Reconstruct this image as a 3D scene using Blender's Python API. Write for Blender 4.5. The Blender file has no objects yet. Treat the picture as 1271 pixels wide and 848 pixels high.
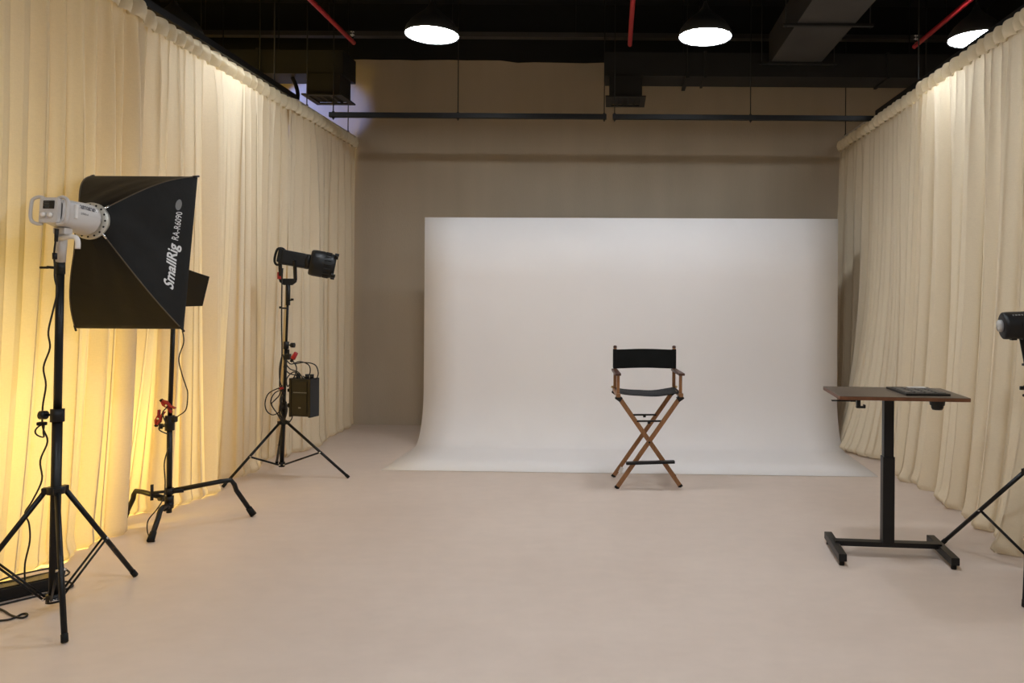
import bpy, bmesh, math, random
import numpy as np
from mathutils import Vector, Matrix, noise
R = math.radians
PI = math.pi
random.seed(7)
scene = bpy.context.scene
col = scene.collection

# ------------------------------------------------------------------ camera, world, exposure
CAM_H = 1.57
F_PX = 925.0
cam_data = bpy.data.cameras.new('camera')
cam_data.sensor_width = 36.0
cam_data.lens = F_PX * 36.0 / 1271.0
cam_data.shift_x = (635.5 - 760.0) / 1271.0
cam_data.shift_y = (372.0 - 424.0) / 1271.0
cam_data.clip_start = 0.05
cam = bpy.data.objects.new('camera', cam_data)
cam.matrix_world = Matrix.Translation((0, 0, CAM_H)) @ Matrix.Rotation(R(90), 4, 'X') @ Matrix.Rotation(R(0.4), 4, 'Z')
col.objects.link(cam)
scene.camera = cam

world = bpy.data.worlds.new('world')
scene.world = world
world.use_nodes = True
world.node_tree.nodes['Background'].inputs[0].default_value = (0.02, 0.02, 0.022, 1)
world.node_tree.nodes['Background'].inputs[1].default_value = 1.0

scene.view_settings.view_transform = 'Standard'
scene.view_settings.look = 'None'
scene.view_settings.gamma = 1.0
scene.view_settings.use_curve_mapping = False
scene.view_settings.exposure = 1.0

LAMP_STRENGTH = 34.0
LAMP_COLOUR = (0.90, 0.95, 1.0, 1)

def point_light(name, loc, power, colour, radius):
    d = bpy.data.lights.new(name, 'POINT')
    d.energy = power; d.color = colour; d.shadow_soft_size = radius
    o = bpy.data.objects.new(name, d); o.location = loc
    col.objects.link(o)
    return o
# warm lamps standing on the floor in the aisle behind the curtain, a cool one in its far corner
point_light('warm_lamp_light', (-4.05, 4.10, 0.90), 42, (1.0, 0.73, 0.13), 0.2)
point_light('warm_lamp_light', (-4.00, 5.30, 0.60), 40, (1.0, 0.73, 0.13), 0.2)
sd = bpy.data.lights.new('cool_spot_light', 'SPOT')
sd.energy = 75; sd.color = (0.22, 0.36, 1.0); sd.spot_size = R(36); sd.spot_blend = 0.35; sd.shadow_soft_size = 0.03
so = bpy.data.objects.new('cool_spot_light', sd); so.location = (-4.60, 8.20, 3.80)
so.rotation_euler = (Vector((-3.72, 9.2, 3.86)) - Vector(so.location)).to_track_quat('-Z', 'Y').to_euler()
col.objects.link(so)

# ------------------------------------------------------------------ materials
MATS = {}
def nodes_of(m):
    m.use_nodes = True
    nt = m.node_tree
    return nt, nt.nodes, nt.links

def mat(name, colour, rough=0.5, metal=0.0, var=0.0, scale=20.0, bump=0.0, bscale=200.0, spec=0.5, coords='Object', stretch=None, coat=0.0):
    m = bpy.data.materials.new(name)
    nt, N, L = nodes_of(m)
    b = N['Principled BSDF']
    b.inputs['Base Color'].default_value = (*colour, 1)
    b.inputs['Roughness'].default_value = rough
    b.inputs['Metallic'].default_value = metal
    b.inputs['Specular IOR Level'].default_value = spec
    b.inputs['Coat Weight'].default_value = coat
    tc = N.new('ShaderNodeTexCoord'); mp = N.new('ShaderNodeMapping')
    L.new(tc.outputs[coords], mp.inputs['Vector'])
    if stretch: mp.inputs['Scale'].default_value = stretch
    nz = N.new('ShaderNodeTexNoise'); nz.inputs['Scale'].default_value = scale; nz.inputs['Detail'].default_value = 5
    L.new(mp.outputs[0], nz.inputs['Vector'])
    mr = N.new('ShaderNodeMapRange')
    mr.inputs['From Min'].default_value = 0.3; mr.inputs['From Max'].default_value = 0.7
    mr.inputs['To Min'].default_value = 1 - var; mr.inputs['To Max'].default_value = 1 + var
    L.new(nz.outputs['Fac'], mr.inputs['Value'])
    mx = N.new('ShaderNodeMix'); mx.data_type = 'RGBA'; mx.blend_type = 'MULTIPLY'
    mx.inputs[0].default_value = 1.0
    mx.inputs[6].default_value = (*colour, 1)
    L.new(mr.outputs[0], mx.inputs[7])
    L.new(mx.outputs[2], b.inputs['Base Color'])
    if bump > 0:
        n2 = N.new('ShaderNodeTexNoise'); n2.inputs['Scale'].default_value = bscale; n2.inputs['Detail'].default_value = 3
        L.new(mp.outputs[0], n2.inputs['Vector'])
        bp = N.new('ShaderNodeBump'); bp.inputs['Strength'].default_value = bump; bp.inputs['Distance'].default_value = 0.01
        L.new(n2.outputs['Fac'], bp.inputs['Height'])
        L.new(bp.outputs[0], b.inputs['Normal'])
    MATS[name] = m
    return m

def cloth(name, colour, trans, diff_w=None, weave=260.0, through=0.0):
    m = bpy.data.materials.new(name)
    nt, N, L = nodes_of(m)
    for n in list(N):
        if n.type != 'OUTPUT_MATERIAL': N.remove(n)
    out = [n for n in N if n.type == 'OUTPUT_MATERIAL'][0]
    tc = N.new('ShaderNodeTexCoord')
    mp = N.new('ShaderNodeMapping'); mp.inputs['Scale'].default_value = (1, 1, 0.25)
    L.new(tc.outputs['Object'], mp.inputs['Vector'])
    n1 = N.new('ShaderNodeTexNoise'); n1.inputs['Scale'].default_value = weave; n1.inputs['Detail'].default_value = 2
    mp2 = N.new('ShaderNodeMapping'); mp2.inputs['Scale'].default_value = (0.3, 0.3, 1.6)
    L.new(tc.outputs['Object'], mp2.inputs['Vector'])
    n2 = N.new('ShaderNodeTexNoise'); n2.inputs['Scale'].default_value = weave * 0.5; n2.inputs['Detail'].default_value = 2
    L.new(mp.outputs[0], n1.inputs['Vector']); L.new(mp2.outputs[0], n2.inputs['Vector'])
    ad = N.new('ShaderNodeMath'); ad.operation = 'ADD'
    L.new(n1.outputs['Fac'], ad.inputs[0]); L.new(n2.outputs['Fac'], ad.inputs[1])
    mr = N.new('ShaderNodeMapRange'); mr.inputs['From Min'].default_value = 0.6; mr.inputs['From Max'].default_value = 1.4
    mr.inputs['To Min'].default_value = 0.95; mr.inputs['To Max'].default_value = 1.03
    L.new(ad.outputs[0], mr.inputs['Value'])
    mx = N.new('ShaderNodeMix'); mx.data_type = 'RGBA'; mx.blend_type = 'MULTIPLY'; mx.inputs[0].default_value = 1
    mx.inputs[6].default_value = (*colour, 1); L.new(mr.outputs[0], mx.inputs[7])
    bp = N.new('ShaderNodeBump'); bp.inputs['Strength'].default_value = 0.08; bp.inputs['Distance'].default_value = 0.002
    L.new(ad.outputs[0], bp.inputs['Height'])
    d = N.new('ShaderNodeBsdfDiffuse'); t = N.new('ShaderNodeBsdfTranslucent')
    L.new(mx.outputs[2], d.inputs['Color']); L.new(mx.outputs[2], t.inputs['Color'])
    L.new(bp.outputs[0], d.inputs['Normal'])
    ms = N.new('ShaderNodeMixShader'); ms.inputs[0].default_value = trans
    L.new(d.outputs[0], ms.inputs[1]); L.new(t.outputs[0], ms.inputs[2])
    last = ms
    if through > 0:
        tr = N.new('ShaderNodeBsdfTransparent')
        m2 = N.new('ShaderNodeMixShader'); m2.inputs[0].default_value = through
        L.new(ms.outputs[0], m2.inputs[1]); L.new(tr.outputs[0], m2.inputs[2]); last = m2
    L.new(last.outputs[0], out.inputs['Surface'])
    MATS[name] = m
    return m

def emit(name, colour, strength):
    m = bpy.data.materials.new(name)
    nt, N, L = nodes_of(m)
    b = N['Principled BSDF']
    b.inputs['Base Color'].default_value = (0.9, 0.9, 0.9, 1)
    b.inputs['Emission Color'].default_value = colour
    b.inputs['Emission Strength'].default_value = strength
    MATS[name] = m
    return m

def floor_material():
    m = bpy.data.materials.new('floor_microcement')
    nt, N, L = nodes_of(m)
    b = N['Principled BSDF']
    tc = N.new('ShaderNodeTexCoord')
    mp = N.new('ShaderNodeMapping'); mp.inputs['Scale'].default_value = (0.8, 1.2, 1)
    L.new(tc.outputs['Object'], mp.inputs['Vector'])
    n1 = N.new('ShaderNodeTexNoise'); n1.inputs['Scale'].default_value = 1.1; n1.inputs['Detail'].default_value = 6; n1.inputs['Roughness'].default_value = 0.6
    n2 = N.new('ShaderNodeTexNoise'); n2.inputs['Scale'].default_value = 9; n2.inputs['Detail'].default_value = 6
    L.new(mp.outputs[0], n1.inputs['Vector']); L.new(mp.outputs[0], n2.inputs['Vector'])
    cr = N.new('ShaderNodeValToRGB')
    cr.color_ramp.elements[0].position = 0.3; cr.color_ramp.elements[0].color = (0.61, 0.498, 0.424, 1)
    cr.color_ramp.elements[1].position = 0.72; cr.color_ramp.elements[1].color = (0.67, 0.555, 0.478, 1)
    L.new(n1.outputs['Fac'], cr.inputs['Fac'])
    mr = N.new('ShaderNodeMapRange'); mr.inputs['To Min'].default_value = 0.93; mr.inputs['To Max'].default_value = 1.05
    L.new(n2.outputs['Fac'], mr.inputs['Value'])
    mx = N.new('ShaderNodeMix'); mx.data_type = 'RGBA'; mx.blend_type = 'MULTIPLY'; mx.inputs[0].default_value = 1
    L.new(cr.outputs[0], mx.inputs[6]); L.new(mr.outputs[0], mx.inputs[7])
    L.new(mx.outputs[2], b.inputs['Base Color'])
    r2 = N.new('ShaderNodeMapRange'); r2.inputs['To Min'].default_value = 0.36; r2.inputs['To Max'].default_value = 0.52
    L.new(n1.outputs['Fac'], r2.inputs['Value']); L.new(r2.outputs[0], b.inputs['Roughness'])
    b.inputs['Specular IOR Level'].default_value = 0.4
    MATS['floor'] = m

def wood_material(name, dark, light, scale=14.0, stretch=(6, 6, 0.6), rough=0.45):
    m = bpy.data.materials.new(name)
    nt, N, L = nodes_of(m)
    b = N['Principled BSDF']
    tc = N.new('ShaderNodeTexCoord'); mp = N.new('ShaderNodeMapping'); mp.inputs['Scale'].default_value = stretch
    L.new(tc.outputs['Object'], mp.inputs['Vector'])
    nz = N.new('ShaderNodeTexNoise'); nz.inputs['Scale'].default_value = scale; nz.inputs['Detail'].default_value = 6
    L.new(mp.outputs[0], nz.inputs['Vector'])
    cr = N.new('ShaderNodeValToRGB')
    cr.color_ramp.elements[0].position = 0.3; cr.color_ramp.elements[0].color = (*dark, 1)
    cr.color_ramp.elements[1].position = 0.7; cr.color_ramp.elements[1].color = (*light, 1)
    L.new(nz.outputs['Fac'], cr.inputs['Fac']); L.new(cr.outputs[0], b.inputs['Base Color'])
    b.inputs['Roughness'].default_value = rough
    MATS[name] = m

floor_material()
mat('wall', (0.47, 0.395, 0.30), 0.9, var=0.06, scale=3, bump=0.35, bscale=160, stretch=(1, 1, 0.12))
mat('ceiling', (0.006, 0.006, 0.0065), 0.9, var=0.3, scale=4)
mat('black_wall', (0.006, 0.006, 0.0065), 0.9)
mat('duct', (0.011, 0.0105, 0.011), 0.6, var=0.2, scale=3)
mat('duct_light', (0.045, 0.042, 0.041), 0.55, var=0.15, scale=3)
mat('track', (0.005, 0.0045, 0.0045), 0.5, spec=0.3)
mat('pale_track', (0.55, 0.50, 0.42), 0.5)
mat('rod', (0.010, 0.010, 0.010), 0.6)
mat('red_pipe', (0.45, 0.018, 0.025), 0.4)
mat('chrome', (0.65, 0.65, 0.66), 0.25, metal=1)
mat('shade', (0.04, 0.041, 0.044), 0.55)
mat('backdrop', (0.80, 0.765, 0.755), 0.75, var=0.012, scale=1.5, spec=0.25)
mat('stand_black', (0.0045, 0.0045, 0.005), 0.4, spec=0.35)
mat('plastic_black', (0.006, 0.006, 0.0065), 0.45, spec=0.35)
mat('rubber', (0.005, 0.005, 0.005), 0.7, spec=0.3)
mat('cable', (0.010, 0.009, 0.009), 0.55)
mat('red_plastic', (0.35, 0.010, 0.015), 0.4)
mat('white_plastic', (0.60, 0.57, 0.55), 0.4)
mat('white_lever', (0.78, 0.75, 0.72), 0.35)
mat('ring_metal', (0.58, 0.56, 0.50), 0.35, metal=0.4)
mat('hole', (0.01, 0.01, 0.01), 0.8)
mat('screen', (0.012, 0.012, 0.013), 0.15)
mat('screen_print', (0.10, 0.10, 0.09), 0.5)
mat('print_white', (0.72, 0.72, 0.72), 0.6)
mat('print_dark', (0.06, 0.05, 0.06), 0.6)
mat('print_grey', (0.20, 0.20, 0.20), 0.6)
mat('softbox', (0.0065, 0.006, 0.0055), 0.6, spec=0.25, var=0.2, scale=8, bump=0.25, bscale=14)
mat('softbox_rib', (0.085, 0.062, 0.036), 0.6)
mat('diffuser_white', (0.8, 0.8, 0.78), 0.8)
mat('canvas', (0.005, 0.0058, 0.006), 0.8, spec=0.25, var=0.2, scale=12, bump=0.2, bscale=500)
mat('canvas_seat', (0.009, 0.010, 0.012), 0.7, spec=0.3, var=0.2, scale=12, bump=0.2, bscale=500)
wood_material('wood', (0.22, 0.098, 0.036), (0.33, 0.155, 0.062))
wood_material('arm_wood', (0.05, 0.018, 0.010), (0.085, 0.030, 0.016))
wood_material('desk_top', (0.085, 0.060, 0.043), (0.108, 0.078, 0.057), scale=8, stretch=(0.8, 8, 1), rough=0.38)
wood_material('desk_edge', (0.10, 0.035, 0.012), (0.17, 0.062, 0.024), scale=8, stretch=(2, 2, 2))
mat('key', (0.055, 0.055, 0.058), 0.35)
mat('paper', (0.72, 0.70, 0.68), 0.8)
mat('brass', (0.55, 0.42, 0.22), 0.35, metal=1)
mat('glass_dome', (0.45, 0.44, 0.42), 0.25)
cloth('curtain_cloth', (0.84, 0.735, 0.56), 0.28)
cloth('header_cloth', (0.90, 0.81, 0.62), 0.22)
emit('lamp_disc', LAMP_COLOUR, LAMP_STRENGTH)

# ------------------------------------------------------------------ mesh helpers (all in world coordinates)
class B:
    def __init__(self):
        self.bm = bmesh.new()
    def _m(self, verts, M):
        if M is not None:
            bmesh.ops.transform(self.bm, matrix=M, verts=verts)
    def box(self, c, s, bevel=0.0, M=None, rot=None, seg=2):
        r = bmesh.ops.create_cube(self.bm, size=1.0)
        vs = r['verts']
        T = Matrix.Translation(c) @ (rot if rot is not None else Matrix.Identity(4)) @ Matrix.Diagonal((*s, 1))
        bmesh.ops.transform(self.bm, matrix=T, verts=vs)
        if bevel > 0:
            es = list({e for v in vs for e in v.link_edges})
            rr = bmesh.ops.bevel(self.bm, geom=es, offset=bevel, segments=seg, affect='EDGES', profile=0.7)
            vs = list({v for f in rr['faces'] for v in f.verts} | {v for v in vs if v.is_valid})
        self._m(vs, M)
        return self
    def ring(self, pts):
        return [self.bm.verts.new(p) for p in pts]
    def tube(self, pts, r, seg=8, M=None, caps=True, closed=False):
        pts = [Vector(p) for p in pts]
        n = len(pts)
        rs = r if isinstance(r, (list, tuple)) else [r] * n
        rings = []
        up = None
        for i, p in enumerate(pts):
            if closed:
                t = pts[(i + 1) % n] - pts[i - 1]
            else:
                t = pts[min(i + 1, n - 1)] - pts[max(i - 1, 0)]
            t.normalize()
            if up is None:
                up = Vector((0, 0, 1)) if abs(t.z) < 0.9 else Vector((1, 0, 0))
            a = t.cross(up)
            if a.length < 1e-6: a = t.orthogonal()
            a.normalize()
            b = a.cross(t).normalized()
            up = b
            ph = PI / 4 if seg == 4 else 0
            rings.append(self.ring([p + a * (rs[i] * math.cos(2 * PI * k / seg + ph)) + b * (rs[i] * math.sin(2 * PI * k / seg + ph)) for k in range(seg)]))
        m = n if closed else n - 1
        for i in range(m):
            A = rings[i]; C = rings[(i + 1) % n]
            for k in range(seg):
                f = self.bm.faces.new((A[k], A[(k + 1) % seg], C[(k + 1) % seg], C[k]))
                f.smooth = seg > 4
        if caps and not closed:
            self.bm.faces.new(list(reversed(rings[0]))); self.bm.faces.new(rings[-1])
        self._m([v for q in rings for v in q], M)
        return self
    def cyl(self, p0, p1, r0, r1=None, seg=12, M=None):
        return self.tube([p0, p1], [r0, r0 if r1 is None else r1], seg=seg, M=M)
    def lathe(self, prof, M=None, seg=24, smooth=True):
        """profile of (radius, z) round local z"""
        rings = []
        allv = []
        for (r, z) in prof:
            if r < 1e-6:
                v = [self.bm.verts.new((0, 0, z))]
            else:
                v = self.ring([(r * math.cos(2 * PI * k / seg), r * math.sin(2 * PI * k / seg), z) for k in range(seg)])
            rings.append(v); allv += v
        for A, C in zip(rings[:-1], rings[1:]):
            for k in range(seg):
                k2 = (k + 1) % seg
                if len(A) == 1 and len(C) == 1: continue
                if len(A) == 1: f = self.bm.faces.new((A[0], C[k2], C[k]))
                elif len(C) == 1: f = self.bm.faces.new((A[k], A[k2], C[0]))
                else: f = self.bm.faces.new((A[k], A[k2], C[k2], C[k]))
                f.smooth = smooth
        self._m(allv, M)
        return self
    def prism(self, poly, thick, M=None):
        """polygon in local xy extruded along local z, centred"""
        a = self.ring([(x, y, -thick / 2) for x, y in poly]); b = self.ring([(x, y, thick / 2) for x, y in poly])
        n = len(poly)
        self.bm.faces.new(list(reversed(a))); self.bm.faces.new(b)
        for i in range(n):
            self.bm.faces.new((a[i], a[(i + 1) % n], b[(i + 1) % n], b[i]))
        self._m(a + b, M)
        return self
    def grid(self, rows, smooth=True, flip=False):
        """rows: list of lists of points"""
        V = [self.ring(r) for r in rows]
        for i in range(len(V) - 1):
            for j in range(len(V[0]) - 1):
                q = (V[i][j], V[i][j + 1], V[i + 1][j + 1], V[i + 1][j])
                f = self.bm.faces.new(tuple(reversed(q)) if flip else q); f.smooth = smooth
        return self
    def sphere(self, c, r, seg=10, M=None, scale=(1, 1, 1)):
        q = bmesh.ops.create_uvsphere(self.bm, u_segments=seg, v_segments=max(5, seg // 2), radius=r)
        bmesh.ops.transform(self.bm, matrix=Matrix.Translation(c) @ Matrix.Diagonal((*scale, 1)), verts=q['verts'])
        for f in {f for v in q['verts'] for f in v.link_faces}: f.smooth = True
        self._m(q['verts'], M)
        return self

def root_loc(p):
    while p.parent: p = p.parent
    return p.location.copy()

def tag(o, label=None, cat=None, group=None, kind=None):
    if label: o['label'] = label
    if cat: o['category'] = cat
    if group: o['group'] = group
    if kind: o['kind'] = kind
    return o

def thing(name, loc, label, cat, group=None):
    o = bpy.data.objects.new(name, None)
    o.location = loc; o.empty_display_size = 0.1
    col.objects.link(o)
    return tag(o, label, cat, group)

def mk(name, b, material, parent=None, loc=None, label=None, recalc=True):
    """b built in world coordinates; becomes a part of parent, or a top-level mesh with its origin at loc"""
    if recalc: bmesh.ops.recalc_face_normals(b.bm, faces=b.bm.faces[:])
    off = root_loc(parent) if parent else Vector(loc if loc is not None else (0, 0, 0))
    bmesh.ops.translate(b.bm, vec=-off, verts=b.bm.verts[:])
    me = bpy.data.meshes.new(name)
    b.bm.to_mesh(me); b.bm.free()
    me.materials.append(MATS[material])
    o = bpy.data.objects.new(name, me)
    col.objects.link(o)
    if parent: o.parent = parent
    else: o.location = off
    if label: o['label'] = label
    return o

def copy_tree(o, parent=None):
    c = o.copy(); col.objects.link(c); c.parent = parent
    for ch in list(o.children): copy_tree(ch, c)
    return c

def frame(origin, z, x=None):
    """matrix with local z along z"""
    z = Vector(z).normalized()
    x = Vector(x) if x is not None else (Vector((1, 0, 0)) if abs(z.x) < 0.9 else Vector((0, 1, 0)))
    y = z.cross(x).normalized(); x = y.cross(z).normalized()
    return Matrix.Translation(origin) @ Matrix((x, y, z)).transposed().to_4x4()

def smooth_path(pts, k=6):
    """Catmull-Rom through the points"""
    P = [Vector(p) for p in pts]
    P = [P[0] * 2 - P[1]] + P + [P[-1] * 2 - P[-2]]
    out = []
    for i in range(1, len(P) - 2):
        a, b, c, d = P[i - 1:i + 3]
        for s in range(k):
            t = s / k
            out.append(0.5 * ((2 * b) + (c - a) * t + (2 * a - 5 * b + 4 * c - d) * t * t + (3 * b - a - 3 * c + d) * t ** 3))
    out.append(P[-2].copy())
    return out

def text_points(body, size=1.0, bold=0.0):
    """flat text mesh: verts (x, y) and polygons"""
    cu = bpy.data.curves.new('lettering', 'FONT'); cu.body = body; cu.size = size; cu.offset = bold; cu.resolution_u = 3
    o = bpy.data.objects.new('lettering', cu); col.objects.link(o)
    dg = bpy.context.evaluated_depsgraph_get()
    me = bpy.data.meshes.new_from_object(o.evaluated_get(dg))
    vs = [(v.co.x, v.co.y) for v in me.vertices]; fs = [tuple(p.vertices) for p in me.polygons]
    bpy.data.objects.remove(o); bpy.data.curves.remove(cu); bpy.data.meshes.remove(me)
    return vs, fs

def text_mesh(b, body, fn, width=None, height=None, bold=0.0):
    """adds the text to b, fn maps text coordinates (0..width, 0..height) to a world point"""
    vs, fs = text_points(body, 1.0, bold)
    x0 = min(v[0] for v in vs); x1 = max(v[0] for v in vs); y0 = 0; y1 = max(v[1] for v in vs)
    sx = width / (x1 - x0); sy = height / (y1 - y0)
    V = [b.bm.verts.new(fn((x - x0) * sx, (y - y0) * sy)) for x, y in vs]
    for f in fs:
        try: b.bm.faces.new([V[i] for i in f])
        except ValueError: pass

# ------------------------------------------------------------------ room shell
X0, X1, Y0, Y1, ZC = -5.6, 4.6, -4.0, 9.2, 5.2
PAINT_Z = 4.51
def structure(name, b, m, parent=None, loc=(0, 0, 0)):
    o = mk(name, b, m, parent, loc=loc)
    if not parent: o['kind'] = 'structure'
    return o
structure('floor', B().box(((X0 + X1) / 2, (Y0 + Y1) / 2, -0.05), (X1 - X0 + 0.4, Y1 - Y0 + 0.4, 0.1)), 'floor')
structure('ceiling', B().box(((X0 + X1) / 2, (Y0 + Y1) / 2, ZC + 0.05), (X1 - X0 + 0.4, Y1 - Y0 + 0.4, 0.1)), 'ceiling')
structure('wall_back', B().box(((X0 + X1) / 2, Y1 + 0.1, ZC / 2), (X1 - X0 + 0.4, 0.2, ZC)), 'wall')
structure('wall_front', B().box(((X0 + X1) / 2, Y0 - 0.1, ZC / 2), (X1 - X0 + 0.4, 0.2, ZC)), 'wall')
structure('wall_left', B().box((X0 - 0.1, (Y0 + Y1) / 2, ZC / 2), (0.2, Y1 - Y0, ZC)), 'wall')
structure('wall_right', B().box((X1 + 0.1, (Y0 + Y1) / 2, ZC / 2), (0.2, Y1 - Y0, ZC)), 'wall')
# black paint on the upper wall with its uneven lower edge
rnd = random.Random(3)
edge = []
x = X0
while x < X1:
    base = PAINT_Z if x < -1.3 else PAINT_Z - 0.02
    edge.append((x, base + rnd.uniform(-0.006, 0.006))); x += 0.21
edge.append((X1, PAINT_Z))
poly = edge + [(X1, ZC), (X0, ZC)]
Mw = Matrix.Translation((0, Y1 - 0.004, 0)) @ Matrix.Rotation(R(90), 4, 'X')
structure('trim_1', B().prism(poly, 0.006, M=Mw), 'black_wall')
structure('trim_2', B().box((X0 + 0.004, (Y0 + Y1) / 2, (PAINT_Z + ZC) / 2), (0.006, Y1 - Y0 - 0.02, ZC - PAINT_Z)), 'black_wall')
structure('trim_3', B().box((X1 - 0.004, (Y0 + Y1) / 2, (PAINT_Z + ZC) / 2), (0.006, Y1 - Y0 - 0.02, ZC - PAINT_Z)), 'black_wall')

# ------------------------------------------------------------------ curtains
TOP = 3.52
HEAD = 0.115
def interp(table, s):
    xs = [t[0] for t in table]; vs = [t[1] for t in table]
    return float(np.interp(s, xs, vs))

def curtain(name, label, xt, n, s0, s1, hem, seed, group=None, pleat=0.125, lean=0.0):
    """hanging panel along y from s0 to s1 at x = xt; n = direction towards the room; hem: room-side offset of the bottom"""
    rnd = random.Random(seed)
    t = thing(name, (xt, (s0 + s1) / 2, 0), label, 'curtain', group)
    # pleat positions with jitter -> phase function
    knots = [s0]
    while knots[-1] < s1: knots.append(knots[-1] + pleat * rnd.uniform(0.75, 1.3))
    sc = (s1 - s0) / (knots[-1] - s0)
    knots = [s0 + (k - s0) * sc for k in knots]
    amp = [rnd.uniform(0.5, 1.25) for _ in knots]
    step = pleat / 14.0
    S = np.linspace(s0, s1, max(8, int((s1 - s0) / step)))
    ph = np.interp(S, knots, np.arange(len(knots)) * 2 * PI)
    am = np.interp(S, knots, amp)
    off = rnd.uniform(0, 100)
    H = np.array([interp(hem, s) for s in S])
    def nz(a, b, c=0.0): return noise.noise(Vector((a, b, c + off)))
    zs = [0.004, 0.012, 0.03, 0.055, 0.09, 0.13, 0.18, 0.25, 0.35, 0.5, 0.7, 0.95, 1.2, 1.5, 1.8, 2.1, 2.4, 2.65, 2.88, 3.05, 3.18, 3.28, 3.35, TOP - HEAD + 0.012, TOP - 0.02]
    def pos(i, z):
        s = float(S[i]); f = float(ph[i])
        u = 1 - z / TOP                                   # 0 at the top, 1 at the floor
        low = nz(s * 2.6, z * 0.10, 3) * 1.4 + 0.5 * nz(s * 5.2, z * 0.12, 9)
        th = f + 1.5 * u * nz(s * 2.0, z * 0.22)
        w = math.sin(th) + 0.22 * math.sin(2 * th + 0.8)
        g = 0.85 + 1.1 * nz(s * 3.1, z * 0.12, 21)          # some folds deep, some nearly flat
        a1 = (0.010 + 0.026 * min(1, u * 9)) * (1 - 0.3 * u) * float(am[i]) * max(0.4, g)
        a2 = 0.100 * u ** 0.8
        deep = 0.034 * min(1, u * 3.5) * max(0.2, 0.8 + 1.2 * nz(s * 1.7, z * 0.1, 31)) * math.sin(f * 0.5 + 3.0 * nz(s * 1.3, z * 0.08, 41))
        x = a1 * w + deep + a2 * low + float(H[i]) * u ** (2.2 if n > 0 else 3.5)
        # hem resting on the floor: bulges out and tucks under
        if z < 0.25:
            k = 1 - z / 0.25
            x += 0.035 * k * max(0.0, low + 0.35) * math.sin(PI * min(1, z / 0.12 + 0.12)) - 0.02 * k * k * (1 if z < 0.02 else 0)
        y = s + (0.012 + 0.008 * u) * math.sin(2 * th) * 0.8
        zz = z + (0.012 * max(0, nz(s * 5, 0.0, 11)) if z < 0.03 else 0) + lean * max(0, 1 - z / 0.3)
        return (xt + n * x, min(max(y, s0 - 0.03), s1 + 0.03), zz)
    b = B().grid([[pos(i, z) for i in range(len(S))] for z in zs])
    mk('drape', b, 'curtain_cloth', t, recalc=False)
    # gathered heading tape with its rounded pinch pleats
    b = B()
    rows = []
    for j, dz in enumerate((-0.004, 0.0, 0.02, 0.05, HEAD - 0.03, HEAD - 0.008, HEAD)):
        z = TOP - HEAD + dz
        bulge = [0.45, 0.65, 0.92, 1.12, 1.0, 0.8, 0.65][j]
        row = []
        for i in range(len(S)):
            f = float(ph[i]) / 2 + 0.3
            w = abs(math.sin(f)) ** 0.6 - 0.5
            tilt = 0.010 * math.sin(float(ph[i]) * 0.5) * (dz / HEAD)
            row.append((xt + n * (0.022 + 0.090 * w * bulge * (0.6 + 0.4 * float(am[i]))), float(S[i]) + tilt, z + 0.006 * nz(float(S[i]) * 12, dz)))
        rows.append(row)
    b.grid(rows)
    mk('heading_tape', b, 'header_cloth', t, recalc=False)
    # hooks
    b = B()
    for k in knots[1:-1]:
        b.tube([(xt - n * 0.012, k, TOP - 0.05), (xt - n * 0.012, k, TOP + 0.004), (xt, k, TOP + 0.012)], 0.002, seg=5)
    o = mk('hooks', b, 'chrome', t); o['kind'] = 'stuff'
    return t

XL, XR = -3.17, 2.77
hemL1 = [(0, -0.05), (3.5, -0.12), (4.0, -0.10), (4.3, -0.13), (4.6, -0.15), (4.88, -0.05), (5, -0.06)]
hemL2 = [(4.9, -0.22), (5.25, -0.24), (5.5, -0.08), (5.78, 0.03), (6.0, -0.10), (6.3, -0.11), (6.5, -0.02), (6.8, -0.08), (7.1, -0.12), (7.4, -0.02)]
hemL3 = [(7.3, 0.0), (7.68, 0.05), (7.9, 0.0), (8.1, 0.06), (8.5, 0.0), (9.2, 0.0)]
hemR1 = [(0, 0.0), (3.6, -0.12), (4.0, -0.3), (4.3, -0.26), (4.48, 0.08), (4.65, 0.26), (4.85, 0.16), (5.1, 0.13), (5.4, 0.15), (5.8, 0.14), (6.4, 0.14), (6.7, 0.12)]
hemR2 = [(6.6, 0.10), (6.85, 0.12), (7.2, 0.16), (7.5, 0.28), (7.8, 0.40), (8.0, 0.34), (8.4, 0.14), (9.2, 0.05)]
curtain('curtain', 'cream pleated curtain glowing yellow behind the white studio light', XL + 0.015, 1, 0.4, 5.0, hemL1, 11)
curtain('curtain', 'cream pleated curtain behind the low three-footed stand and the spotlight stand', XL - 0.035, 1, 4.93, 7.36, hemL2, 12)
curtain('curtain', 'narrow cream pleated curtain reaching the back wall, next to the open corner', XL, 1, 7.28, 9.15, hemL3, 13)
curtain('curtain', 'cream pleated curtain behind the standing desk and the black lamp', XR - 0.015, -1, 0.4, 6.70, hemR1, 21)
curtain('curtain', 'cream pleated curtain whose hem lies over the white backdrop edge', XR + 0.02, -1, 6.64, 9.15, hemR2, 22, lean=0.014)

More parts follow.
